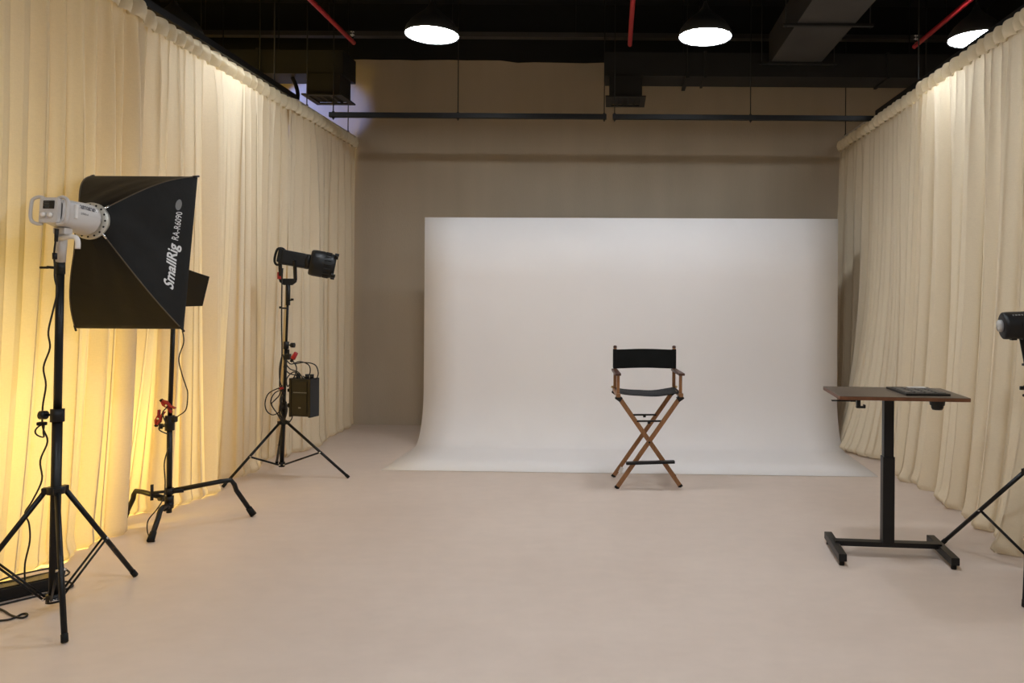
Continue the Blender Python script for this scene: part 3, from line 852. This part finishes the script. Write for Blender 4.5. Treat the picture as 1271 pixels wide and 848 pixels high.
def softbox():
    t = thing('softbox', RINGC, 'black rectangular softbox fitted on the white studio light', 'softbox')
    M = ML @ Matrix.Translation((0, 0, 0.29))
    Zd = Vector((0, 0, 1))
    fc = Vector((-2.77, 4.335, 1.833))
    tilt = R(8.5)
    U = Vector((0.0, math.sin(tilt), math.cos(tilt))); X = Vector((1, 0, 0)); A = Vector((0, math.cos(tilt), -math.sin(tilt)))
    hw, hh = 0.305, 0.452
    r0 = 0.094
    ringX = (M.to_3x3() @ Vector((1, 0, 0))).normalized(); ringU = (M.to_3x3() @ Vector((0, 1, 0))).normalized()
    rc = RINGC
    def corner(sx, su, tt):
        """rod from the ring to a front corner, bowed outwards"""
        a = rc + (ringX * sx * 0.72 + ringU * su * 0.72) * r0
        f = fc + X * sx * hw + U * su * hh
        bow = (X * sx * 0.55 + U * su * 0.85) * 0.055 * math.sin(PI * tt)
        return a.lerp(f, tt) + bow
    def panel(side, q, tt):
        """side 0..3 = right, top, left, bottom; q -1..1 along the side"""
        c0, c1 = [((1, -1), (1, 1)), ((1, 1), (-1, 1)), ((-1, 1), (-1, -1)), ((-1, -1), (1, -1))][side]
        p = corner(*c0, tt).lerp(corner(*c1, tt), (q + 1) / 2)
        ctr = rc.lerp(fc, tt)
        sag = 0.075 * math.sin(PI * min(1, tt * 1.02)) * (1 - q * q)
        rnd_ = (1 - q * q) * 0.28 * r0 * (1 - tt) * 1.0
        d = (p - ctr); d.normalize()
        # fabric pulled in between the rods, with light creases
        cr = 0.004 * math.sin(q * 9 + tt * 7) * math.sin(PI * tt) * (1 - q * q)
        return p - d * (sag * 0.35 - rnd_ - cr)
    n = 16
    names = ('fabric_panel',) * 4
    for side in range(4):
        rows = [[panel(side, -1 + 2 * j / 14, i / n) for j in range(15)] for i in range(n + 1)]
        rows.append([p + A * 0.02 for p in rows[-1]])
        mk('fabric_panel', B().grid(rows), 'softbox', t, recalc=False)
    for sx, su in ((1, 1), (1, -1), (-1, 1), (-1, -1)):
        pts = [corner(sx, su, i / 14) for i in range(15)]
        rib = mk('rib', B().tube(pts, 0.0035, seg=6), 'softbox_rib', t)
        e = pts[-1]; d = (e - pts[-2]).normalized()
        mk('rib_end', B().cyl(e - d * 0.02, e + d * 0.022, 0.006, seg=8), 'plastic_black', rib)
        a = pts[0]; v = (pts[1] - pts[0]).normalized()
        mk('rib_socket', B().cyl(a - v * 0.012, a + v * 0.03, 0.006, seg=8), 'chrome', rib)
    b = B()
    rows = [[fc + A * 0.012 + X * (u * hw) + U * (v * hh) for u in (-1, -0.5, 0, 0.5, 1)] for v in (-1, -0.5, 0, 0.5, 1)]
    b.grid(rows)
    mk('diffuser', b, 'diffuser_white', t)
    # mounting ring with its holes
    Mr = M
    rg = mk('mounting_ring', B().lathe([(0.066, -0.012), (0.096, -0.012), (0.099, -0.008), (0.099, 0.008), (0.066, 0.010), (0.066, -0.012)], Mr, 36), 'ring_metal', t)
    b = B()
    for k in range(16):
        a = 2 * PI * k / 16
        b.cyl((0.086 * math.cos(a), 0.086 * math.sin(a), -0.0135), (0.086 * math.cos(a), 0.086 * math.sin(a), -0.011), 0.0055, seg=8, M=Mr)
    o = mk('ring_holes', b, 'hole', rg)
    # printed lettering on the side panel facing the room
    def on_panel(x, y):
        # x along the edge upwards in metres (0 = bottom corner), y towards the light
        q = -1 + 2 * x / 0.904
        tt = 1 - y / 0.47
        p = panel(0, q, tt)
        e = 0.002
        du = panel(0, q + 0.02, tt) - p; dv = panel(0, q, tt - 0.02) - p
        nrm = du.cross(dv).normalized()
        if nrm.x < 0: nrm = -nrm
        return p + nrm * e
    b = B()
    text_mesh(b, 'SmallRig', lambda x, y: on_panel(0.165 + x, 0.086 + y - 0.05 * x), 0.30, 0.062, 0.026)
    text_mesh(b, 'RA-R6090', lambda x, y: on_panel(0.492 + x, 0.078 + y - 0.05 * x), 0.190, 0.040, 0.006)
    mk('lettering', b, 'print_white', t)
    b = B()
    pts = [on_panel(0.728 + 0.036 * math.cos(a) , 0.098 + 0.020 * math.sin(a)) for a in [2 * PI * k / 24 for k in range(24)]]
    b.bm.faces.new([b.bm.verts.new(p) for p in pts])
    mk('emblem', b, 'print_grey', t)
softbox()

def cable(name, pts, r, label, parent=None, k=6, m='cable'):
    b = B().tube(smooth_path(pts, k), r, seg=6)
    if parent: return mk(name, b, m, parent)
    o = mk(name, b, m, loc=pts[0])
    return tag(o, label, 'cable')

# cable hanging from the white light to the adapter on the floor
cab = thing('power_cable', (-2.845, 3.68, 1.93), 'thin black cable dangling from the white light down to the floor adapter', 'cable')
def at(px, py, d):
    """world point seen at a pixel of the 1271x848 frame at depth d (used only to compute coordinates)"""
    r = R(0.4); u, v = px - 760, py - 372
    u, v = u * math.cos(r) + v * math.sin(r), -u * math.sin(r) + v * math.cos(r)
    return Vector((u * d / F_PX, d, CAM_H - v * d / F_PX))
hang = [(70, 285), (69, 298), (67, 316), (68, 330), (68, 345), (71, 362), (66, 385), (60, 412), (62, 432), (54, 456), (57, 478), (53, 505), (53, 530), (59, 548), (50, 572), (52, 596), (40, 622), (31, 637), (36, 650), (37, 672), (31, 700), (31, 720)]
pts = [at(x, y, 3.70 + 0.20 * i / len(hang)) for i, (x, y) in enumerate(hang)]
pts[-1].z = 0.06
mk('cord', B().tube(smooth_path(pts, 5), 0.0042, seg=6), 'cable', cab)
mk('plug', B().cyl(at(70.5, 284, 3.70), at(69.5, 300, 3.70), 0.010, 0.008, seg=10), 'plastic_black', cab)
mk('ferrite', B().cyl(at(68, 314, 3.70), at(68, 322, 3.70), 0.011, seg=10), 'plastic_black', cab)
kn = at(51, 527, 3.80)
mk('cable_tie', B().box(kn + Vector((0.004, 0, 0.004)), (0.04, 0.025, 0.018), 0.005), 'rubber', cab)
lp = [kn + Vector((0.021 * math.sin(a), 0.012 * math.cos(a * 2), -0.035 + 0.032 * math.cos(a))) for a in [2 * PI * k / 20 for k in range(20)]]
mk('loop', B().tube(lp, 0.004, seg=6, closed=True), 'cable', cab)
# flat cable band strapped down the pole
cable('pole_cable', [at(73, 348, 3.775), at(71, 380, 3.77), at(74, 400, 3.765), at(71, 440, 3.76), at(71, 475, 3.755), at(72, 515, 3.75)], 0.006, 'thick black cable running down along the tall tripod column')

# power adapter on the floor
def adapter():
    c = Vector((-3.085, 3.925, 0))
    t = thing('power_adapter', c, 'flat black power adapter lying on the floor behind the tripod', 'power adapter')
    M = Matrix.Translation(c) @ Matrix.Rotation(R(46), 4, 'Z')
    mk('case', B().box((0, 0, 0.036), (0.30, 0.13, 0.062), 0.010, M=M), 'plastic_black', t)
    mk('cover', B().box((0, 0, 0.069), (0.27, 0.11, 0.006), 0.003, M=M), 'screen', t)
    for x in (-0.10, 0.10):
        mk('rubber_foot', B().cyl((x, 0.03, 0), (x, 0.03, 0.007), 0.012, seg=10, M=M).cyl((x, -0.03, 0), (x, -0.03, 0.007), 0.012, seg=10, M=M), 'rubber', t)
    loop = [M @ Vector(p) for p in ((0.15, 0.0, 0.04), (0.19, 0.02, 0.045), (0.20, 0.06, 0.05), (0.16, 0.08, 0.075), (0.05, 0.075, 0.085), (-0.08, 0.06, 0.082), (-0.18, 0.02, 0.05), (-0.22, -0.06, 0.01))]
    mk('lead', B().tube(smooth_path(loop, 5), 0.005, seg=6), 'cable', t)
    l2 = [M @ Vector(p) for p in ((0.13, -0.03, 0.03), (0.185, -0.03, 0.02), (0.19, -0.09, 0.008), (0.10, -0.10, 0.006), (-0.06, -0.11, 0.006), (-0.2, -0.12, 0.006))]
    mk('lead', B().tube(smooth_path(l2, 5), 0.005, seg=6), 'cable', t)
adapter()
def fl(px, py, z=0.006):
    p = at(px, py, 1.0); q = Vector((0, 0, CAM_H)); d = p - q
    return q + d * ((z - CAM_H) / d.z)
cable('floor_cable', [fl(-20, 750), fl(2, 757), fl(14, 764), fl(26, 767), fl(33, 765), fl(33, 762), fl(27, 762.5), fl(18, 767), fl(6, 770), fl(-25, 772)], 0.005, 'thin black cable looping on the floor in front of the adapter')

# ------------------------------------------------------------------ low three-footed stand (turtle base) with hooded lamp
def c_stand():
    bx, by = -3.005, 5.07
    t = thing('boom_stand', (bx, by, 0), 'black stand on three bent feet in front of the glowing curtain', 'light stand')
    mk('column', B().cyl((bx, by, 0.10), (bx + 0.0, by, 0.74), 0.0175, seg=14), 'stand_black', t)
    mk('riser', B().cyl((bx, by, 0.74), (bx + 0.023, by + 0.0, 1.52), 0.0145, seg=14), 'stand_black', t)
    cl = mk('locking_collar', B().cyl((bx, by, 0.66), (bx, by, 0.76), 0.030, seg=14).box((bx + 0.02, by, 0.735), (0.05, 0.04, 0.04), 0.006), 'plastic_black', t)
    mk('knob', B().cyl((bx, by, 0.69), (bx - 0.05, by - 0.02, 0.69), 0.007, seg=8).cyl((bx - 0.038, by - 0.015, 0.69), (bx - 0.058, by - 0.023, 0.69), 0.018, seg=8), 'plastic_black', cl)
    zs = (0.245, 0.190, 0.150)
    feet = [(-2.56, 5.335), (-3.40, 5.20), (-2.932, 4.75)]
    for z, f in zip(zs, feet):
        d = Vector((f[0] - bx, f[1] - by, 0)); L_ = d.length; d.normalize()
        b0 = Vector((bx, by, z))
        mid = b0 + d * (L_ * 0.70) + Vector((0, 0, 0.035))
        foot = Vector((f[0], f[1], 0.014))
        if z == 0.150: mid = b0 + d * (L_ * 0.42) + Vector((0, 0, 0.02))
        knee = [b0, b0.lerp(mid, 0.85), mid + d * 0.012 + Vector((0, 0, -0.004)), mid.lerp(foot, 0.14) + d * 0.012, mid.lerp(foot, 0.3), foot]
        lg = mk('leg', B().tube(knee, 0.0165, seg=10), 'stand_black', t)
        v = (foot - knee[-2]).normalized()
        mk('foot_cap', B().cyl(foot - v * 0.06, foot + v * 0.004, 0.020, 0.023, seg=12), 'rubber', lg)
        mk('leg_collar', B().cyl((bx, by, z - 0.020), (bx, by, z + 0.022), 0.028, seg=14).cyl(b0 + d * 0.02, b0 + d * 0.085, 0.019, seg=12), 'plastic_black', lg)
    h = Vector((bx - 0.09, by - 0.045, 0.245))
    mk('tee_handle', B().cyl((bx, by, 0.245), h, 0.010, seg=8).cyl(h + Vector((0, 0, -0.05)), h + Vector((0, 0, 0.055)), 0.010, seg=8), 'plastic_black', t)
    # red spring clamps gripping the column
    g = 'red clamps gripping the low black stand'
    for i, (dx, z, rot) in enumerate(((0.0, 0.835, 40), (-0.055, 0.745, -70))):
        c = Vector((bx + dx, by - 0.03, z))
        k = thing('spring_clamp', c, ['small red clamp gripping the low stand column, the upper one', 'small red clamp hanging on the low stand collar, the lower one'][i], 'clamp', g)
        Q = Matrix.Translation(c) @ Matrix.Rotation(R(rot), 4, 'Y')
        for s in (-1, 1):
            mk('jaw', B().prism([(-0.05, s * 0.006), (-0.02, s * 0.020), (0.02, s * 0.014), (0.055, s * 0.024), (0.055, s * 0.014), (0.02, s * 0.004), (-0.045, s * 0.001)], 0.022, M=Q @ Matrix.Rotation(R(90), 4, 'X')), 'red_plastic', k)
        mk('spring', B().cyl((0.0, -0.016, 0), (0.0, 0.016, 0), 0.007, seg=10, M=Q), 'chrome', k)
        mk('tip', B().box((-0.05, 0, 0), (0.016, 0.024, 0.016), 0.003, M=Q), 'rubber', k)
    # cables
    cable('lamp_cable', [at(226, 408, 5.03), at(228, 425, 5.03), at(222, 445, 5.03), at(226, 465, 5.03), at(231, 480, 5.03), at(233, 489, 5.03), at(231, 508, 5.03), at(222, 516, 5.03), at(216, 520, 5.03)], 0.0038, 'thin black cable hanging under the softbox corner to the low stand')
    cable('clamp_cable', [at(208, 505, 5.0), at(202, 512, 5.0), at(204, 521, 5.0), at(206, 526, 5.0), at(199, 528, 5.0), at(198, 534, 5.0), at(208, 539, 5.02)], 0.004, 'short black cord looped round the red clamps')
    cable('stand_cable', [at(209, 556, 5.02), at(204, 575, 5.02), at(205, 600, 5.02), at(203, 618, 5.0), at(195, 632, 4.95), at(184, 646, 4.9), fl(183, 660, 0.02), fl(187, 668, 0.01), fl(192, 672, 0.006)], 0.004, 'thin black cable running down the low stand to the floor')
    return t
c_stand()

def hooded_lamp():
    c = Vector((-2.985, 5.075, 1.665))
    t = thing('hooded_lamp', (c.x, c.y, 1.60), 'black lamp with flared barn-door hood, mostly behind the softbox', 'studio light')
    ax = Vector((0.90, 0.35, -0.20)).normalized()
    M = frame(c, ax, (0, 0, 1)) @ Matrix.Rotation(R(-90), 4, 'Z')
    mk('body', B().lathe([(0, -0.20), (0.055, -0.20), (0.062, -0.19), (0.062, 0.02), (0.07, 0.03), (0.07, 0.07), (0, 0.07)], M, 24), 'plastic_black', t)
    for k in range(6):
        mk('cooling_fin', B().lathe([(0.058, -0.17 + k * 0.022), (0.067, -0.17 + k * 0.022), (0.067, -0.163 + k * 0.022), (0.058, -0.163 + k * 0.022), (0.058, -0.17 + k * 0.022)], M, 24), 'plastic_black', t)
    mk('lens', B().lathe([(0, 0.072), (0.058, 0.072), (0.058, 0.076), (0, 0.078)], M, 20), 'glass_dome', t)
    # flared hood of four leaves hinged round the front
    near = [Vector(p) for p in ((-3.005, 4.99, 1.80), (-2.715, 5.02, 1.703), (-2.765, 5.03, 1.51), (-3.005, 4.99, 1.50))]
    far = [Vector(p) for p in ((-2.985, 5.16, 1.78), (-2.86, 5.25, 1.70), (-2.88, 5.25, 1.55), (-2.985, 5.16, 1.54))]
    def leaf(q, th):
        a = (q[1] - q[0]).cross(q[3] - q[0]).normalized() * th / 2
        b = B()
        u = b.ring([p + a for p in q]); v = b.ring([p - a for p in q])
        b.bm.faces.new(u); b.bm.faces.new(list(reversed(v)))
        for k in range(4): b.bm.faces.new((u[k], v[k], v[(k + 1) % 4], u[(k + 1) % 4]))
        return b
    for q in (near, far, [near[0], near[1], far[1], far[0]], [near[3], near[2], far[2], far[3]]):
        mk('barn_door', leaf(q, 0.005), 'plastic_black', t)
    mk('yoke', B().tube(smooth_path([c + Vector((0.06, -0.09, 0)), c + Vector((0.03, -0.085, -0.08)), (c.x, c.y, 1.555), c + Vector((-0.03, 0.085, -0.08)), c + Vector((-0.06, 0.09, 0))], 4), 0.009, seg=8), 'stand_black', t)
    mk('spigot', B().cyl((-2.98, 5.07, 1.48), (c.x, c.y, 1.57), 0.02, seg=12), 'plastic_black', t)
hooded_lamp()

# ------------------------------------------------------------------ spotlight on the far tripod
SP = (-2.90, 6.56)
tripod('light_stand', 'black tripod stand with hanging power box and cable tangle', SP, [(-2.285, 6.48), (-3.19, 6.13), (-3.15, 7.02)],
       0.47, (-2.855, 6.56, 1.60), 0.0175, 0.0115, 0.10, 0.55, False, (0.62, 1.15), (1, 1))
def spotlight():
    c = Vector((-2.80, 6.60, 1.905))       # middle of the body
    ax = Vector((0.90, 0.36, -0.17)).normalized()
    t = thing('spotlight', (-2.855, 6.56, 1.58), 'black spotlight with long ribbed lens hood on the far tripod', 'studio light')
    M = frame(c, ax, (0, 0, 1)) @ Matrix.Rotation(R(-90), 4, 'Z')   # local z along the beam, local y up
    body = mk('body', B().box((0, 0, -0.025), (0.13, 0.13, 0.21), 0.022, M=M), 'plastic_black', t)
    mk('rear_panel', B().box((0, 0.01, -0.14), (0.115, 0.12, 0.03), 0.010, M=M), 'plastic_black', t)
    mk('rear_handle', B().tube(smooth_path([M @ Vector(p) for p in ((0.0, 0.058, -0.10), (0.0, 0.074, -0.13), (0.0, 0.062, -0.165), (0, 0.0, -0.175), (0, -0.05, -0.17), (0, -0.075, -0.15), (0, -0.07, -0.125))], 4), 0.010, seg=8), 'plastic_black', t)
    mk('front_collar', B().lathe([(0, 0.07), (0.066, 0.07), (0.068, 0.10), (0.060, 0.125), (0.064, 0.15), (0, 0.15)], M, 28), 'plastic_black', t)
    mk('lock_tab', B().box((0.045, 0.03, 0.128), (0.012, 0.022, 0.022), 0.003, M=M).box((0.0, -0.01, 0.128), (0.14, 0.012, 0.012), 0.003, M=M), 'red_plastic', t)
    hood = mk('lens_hood', B().lathe([(0.062, 0.118), (0.100, 0.112), (0.112, 0.122), (0.117, 0.15), (0.117, 0.225), (0.110, 0.232), (0.110, 0.29), (0.106, 0.30), (0.106, 0.325), (0.099, 0.325), (0.099, 0.20), (0.05, 0.16)], M, 36), 'plastic_black', t)
    for k in range(18):
        a = 2 * PI * k / 18
        Q = M @ Matrix.Rotation(a, 4, 'Z')
        mk('rib', B().box((0.112, 0, 0.258), (0.010, 0.010, 0.052), 0.002, M=Q, seg=1), 'plastic_black', hood)
    mk('lens', B().lathe([(0, 0.245), (0.05, 0.238), (0.098, 0.215), (0.098, 0.21), (0, 0.21)], M, 28), 'screen', t)
    for a in (40, 130, 220, 310):
        Q = M @ Matrix.Rotation(R(a), 4, 'Z')
        b = B().box((0.118, 0, 0.312), (0.040, 0.030, 0.014), 0.003, M=Q).box((0.134, 0, 0.324), (0.010, 0.030, 0.032), 0.003, M=Q)
        mk('accessory_clip', b, 'plastic_black', hood)
    mk('name_print', B().box((0.106, 0.02, 0.185), (0.0012, 0.006, 0.055), M=M @ Matrix.Rotation(R(28), 4, 'Z') @ Matrix.Translation((0.0115, 0, 0))), 'print_grey', hood)
    # U yoke
    for s in (-1, 1):
        pass
    y = []
    p1 = M @ Vector((0.078, -0.01, 0.0)); p2 = M @ Vector((-0.078, -0.01, 0.0))
    b0 = Vector((-2.855, 6.56, 1.70))
    sx = Vector((0.075, 0.03, 0))
    for q, w in ((c + Vector((-0.108, -0.085, -0.01)), -1), (c + Vector((0.015, -0.07, -0.02)), 1)):
        low = Vector((b0.x + (0.0 if w < 0 else 0.0) + w * 0.058, b0.y + w * 0.015, b0.z + 0.03))
        F = frame((q + low) / 2, q - low, (0, 1, 0))
        mk('yoke_arm', B().box((0, 0, 0), (0.03, 0.022, (q - low).length + 0.02), 0.004, M=F), 'plastic_black', t)
    mk('yoke_base', B().prism([(-0.072, 0.035), (0.072, 0.035), (0.068, 0.005), (0.035, -0.022), (-0.035, -0.022), (-0.068, 0.005)], 0.032, M=Matrix.Translation(b0) @ Matrix.Rotation(R(14), 4, 'Z') @ Matrix.Rotation(R(90), 4, 'X')), 'plastic_black', t)
    mk('red_grip', B().box((b0.x - 0.064, b0.y - 0.028, b0.z + 0.06), (0.034, 0.014, 0.062), 0.004), 'red_plastic', t)
    mk('spigot', B().cyl((-2.855, 6.56, 1.50), b0 + Vector((0, 0, -0.015)), 0.019, seg=14), 'plastic_black', t)
    for z, s in ((1.545, 1), (1.475, -1)):
        mk('wing_knob', B().cyl((-2.855, 6.55, z), (-2.855 + s * 0.045, 6.53, z), 0.007, seg=8).box((-2.855 + s * 0.05, 6.53, z + 0.006), (0.024, 0.012, 0.02), 0.003), 'plastic_black', t)
    return c, M
spotlight()
# cable from the spotlight down
cable('lamp_cable', [at(351, 333, 6.50), at(350, 352, 6.50), at(349.5, 400, 6.50), at(350, 440, 6.50), at(348, 460, 6.5), at(347, 480, 6.48)], 0.0055, 'black cable running from the spotlight down beside the column')
def power_box():
    c = at(377.5, 493, 6.46)
    t = thing('power_box', (c.x, c.y, c.z - 0.17), 'black power box hanging on the spotlight stand', 'power box')
    M = Matrix.Translation(c) @ Matrix.Rotation(R(-14), 4, 'Z')
    mk('case', B().box((0, 0, 0), (0.205, 0.11, 0.325), 0.010, M=M), 'plastic_black', t)
    mk('ridge', B().box((0, -0.058, 0.045), (0.13, 0.006, 0.006), 0.001, M=M), 'print_grey', t)
    mk('front_plate', B().box((-0.005, -0.057, -0.05), (0.15, 0.006, 0.17), 0.003, M=M), 'stand_black', t)
    mk('front_plate', B().box((-0.005, -0.057, 0.10), (0.15, 0.006, 0.09), 0.003, M=M), 'stand_black', t)
    mk('badge', B().box((0.0, -0.0615, -0.085), (0.024, 0.002, 0.010), M=M), 'print_grey', t)
    for x in (-0.06, 0.03, 0.075):
        mk('connector', B().cyl((x, 0, 0.16), (x, 0, 0.20), 0.018, seg=10, M=M), 'plastic_black', t)
    for x in (-0.095, 0.095):
        mk('edge_rail', B().box((x, 0, 0), (0.022, 0.125, 0.335), 0.006, M=M), 'stand_black', t)
    mk('hanging_strap', B().box((-0.135, 0.03, 0.05), (0.10, 0.02, 0.03), 0.004, M=M).box((-0.14, 0.03, -0.08), (0.09, 0.02, 0.03), 0.004, M=M), 'rubber', t)
power_box()
rnd = random.Random(5)
def coil(pts_px, d, label, r=0.005, group='tangled cables on the spotlight stand'):
    o = cable('tangled_cable', [at(x, y, d + rnd.uniform(-0.03, 0.03)) for x, y in pts_px], r, label)
    o['group'] = group
lab = 'looped black cable tangled on the spotlight stand column'
coil([(352, 480), (343, 483), (333, 489), (329, 500), (331, 510), (338, 515), (346, 512), (352, 503)], 6.47, 'large open loop of black cable swinging out beside the spotlight column')
coil([(354, 482), (341, 488), (336, 499), (340, 508), (350, 520), (354, 526)], 6.45, 'smaller cable loop nested inside the large loop by the column')
coil([(350, 478), (347, 490), (341, 497), (337, 502), (343, 512), (349, 522), (352, 525)], 6.46, 'thin zigzag cable loop hanging between large loop and column')
coil([(348, 480), (352, 492), (356, 508), (352, 522), (347, 512), (349, 498), (354, 486)], 6.44, 'thick bundled cable strapped against the spotlight column', 0.007)
coil([(351, 484), (348, 498), (350, 514), (356, 525), (362, 520), (363, 510), (360, 500)], 6.44, 'black cable sagging from the column toward the power box bottom', 0.006)
coil([(354, 445), (361, 452), (372, 449), (383, 453), (385, 462), (381, 469), (376, 467)], 6.44, 'cable arching from the red plug onto the power box')
coil([(366, 452), (378, 450), (391, 453), (395, 463), (392, 471), (386, 470)], 6.46, 'outermost cable arch rising over the power box corner')
coil([(352, 455), (358, 463), (367, 466), (372, 470)], 6.44, 'short cable running from the column to the power box top')
coil([(362, 446), (368, 456), (366, 466), (361, 474), (357, 480), (356, 470), (364, 462), (372, 465)], 6.45, 'cable crossing itself in front of the power box connectors')
coil([(351, 440), (354, 450), (360, 458), (370, 462), (377, 471)], 6.43, 'cable draped from the black clip down to the power box')
coil([(350, 441), (347, 455), (347, 470), (350, 482)], 6.47, 'thin cable hanging straight down against the spotlight column', 0.004)
g = 'red plugs on the spotlight stand'
for i, (x, y, a, l) in enumerate(((366, 441, 30, 'red cable plug among the cables above the power box'), (350, 482, 80, 'small red plug on the looped cable beside the column'))):
    c = at(x, y, 6.41)
    k = thing('cable_plug', c, l, 'plug', g)
    Q = Matrix.Translation(c) @ Matrix.Rotation(R(a), 4, 'Y')
    s = 1.0 if i == 0 else 0.5
    mk('grip', B().cyl((0, 0, -0.035 * s), (0, 0, 0.025 * s), 0.021 * s, 0.017 * s, seg=12, M=Q), 'red_plastic', k)
    mk('sleeve', B().cyl((0, 0, -0.065 * s), (0, 0, -0.034 * s), 0.012 * s, seg=10, M=Q), 'rubber', k)
c = at(357, 443, 6.46)
k = thing('cable_clip', c, 'black clip bunching the cables on the spotlight stand column', 'clip')
mk('jaw', B().box(c, (0.05, 0.04, 0.05), 0.008), 'plastic_black', k)
mk('lever', B().box(c + Vector((0.012, -0.01, 0.04)), (0.012, 0.014, 0.05), 0.003), 'plastic_black', k)

# ------------------------------------------------------------------ black lamp on the tripod by the desk-side curtain
RS = (2.44, 4.32)
tripod('light_stand', 'black tripod stand beside the desk, with one leg reaching toward it', RS, [(2.148, 4.82), (2.13, 3.83), (2.93, 4.30)],
       0.585, (2.425, 4.32, 1.10), 0.018, 0.0125, 0.095, 0.52, False, (0.80,), (1,))
def cob_light():
    c = Vector((2.44, 4.32, 1.442))
    t = thing('studio_light', (2.425, 4.32, 1.10), 'black cylindrical studio light with pale lens on the desk-side tripod', 'studio light')
    ax = Vector((-0.975, 0.18, -0.055)).normalized()
    M = frame(c, ax, (0, 0, 1)) @ Matrix.Rotation(R(-90), 4, 'Z')
    body = mk('body', B().lathe([(0, -0.17), (0.066, -0.17), (0.076, -0.16), (0.078, -0.1), (0.080, 0.145), (0.078, 0.162), (0.070, 0.168), (0, 0.168)], M, 36), 'plastic_black', t)
    mk('lens', B().lathe([(0, 0.168), (0.036, 0.168), (0.036, 0.184), (0.032, 0.19), (0, 0.191)], M, 24), 'glass_dome', t)
    for k in range(2):
        mk('underside_foot', B().box((0.0, -0.080, 0.05 + k * 0.06), (0.04, 0.012, 0.03), 0.003, M=M), 'plastic_black', t)
    # lettering strip along the upper side facing the room
    toward = M.inverted().to_3x3() @ Vector((-0.35, -0.9, 0.0))
    a0 = math.atan2(toward.y, toward.x)
    sgn = 1 if math.cos(a0) < 0 else 1
    b = B()
    up = 1 if math.sin(a0 + 0.6) > math.sin(a0 - 0.6) else -1
    for i in range(9):
        a = a0 + up * 0.86
        Q = M @ Matrix.Rotation(a, 4, 'Z')
        b.box((0.0802, 0, 0.12 - i * 0.016), (0.0012, 0.010, 0.011 if i % 3 else 0.007), M=Q)
    mk('print_marks', b, 'print_grey', body)
    Q = M @ Matrix.Rotation(a0, 4, 'Z')
    kn = mk('tilt_knob', B().lathe([(0, 0.03), (0.018, 0.03), (0.022, 0.022), (0.022, 0.0), (0, 0.0)], Q @ Matrix.Translation((0.078, 0, 0.055)) @ Matrix.Rotation(R(90), 4, 'Y'), 12), 'plastic_black', t)
    # yoke
    p = Q @ Vector((0.098, 0, 0.04)); q = Vector((2.43, 4.22, 1.27))
    b = B()
    F = frame((p + q) / 2, q - p, (1, 0, 0))
    b.box((0, 0, 0), (0.040, 0.012, (q - p).length + 0.02), 0.004, M=F)
    b.box((2.435, 4.30, 1.205), (0.05, 0.17, 0.014), 0.004)
    b.box((2.432, 4.22, 1.24), (0.045, 0.012, 0.08), 0.004)
    p2 = Q @ Vector((-0.088, 0, 0.04)); q2 = Vector((2.44, 4.385, 1.24))
    F = frame((p2 + q2) / 2, q2 - p2, (1, 0, 0))
    b.box((0, 0, 0), (0.040, 0.012, (q2 - p2).length + 0.08), 0.004, M=F)
    mk('yoke', b, 'plastic_black', t)
    mk('spigot', B().cyl((2.425, 4.32, 1.02), (2.425, 4.32, 1.21), 0.022, seg=14), 'plastic_black', t)
    b = B().cyl((2.425, 4.31, 1.10), (2.375, 4.29, 1.085), 0.008, seg=8).box((2.362, 4.285, 1.078), (0.03, 0.014, 0.022), 0.004)
    mk('clamp_handle', b, 'plastic_black', t)
    mk('clamp_handle', B().cyl((2.425, 4.31, 1.035), (2.37, 4.29, 1.035), 0.008, seg=8), 'plastic_black', t)
cob_light()
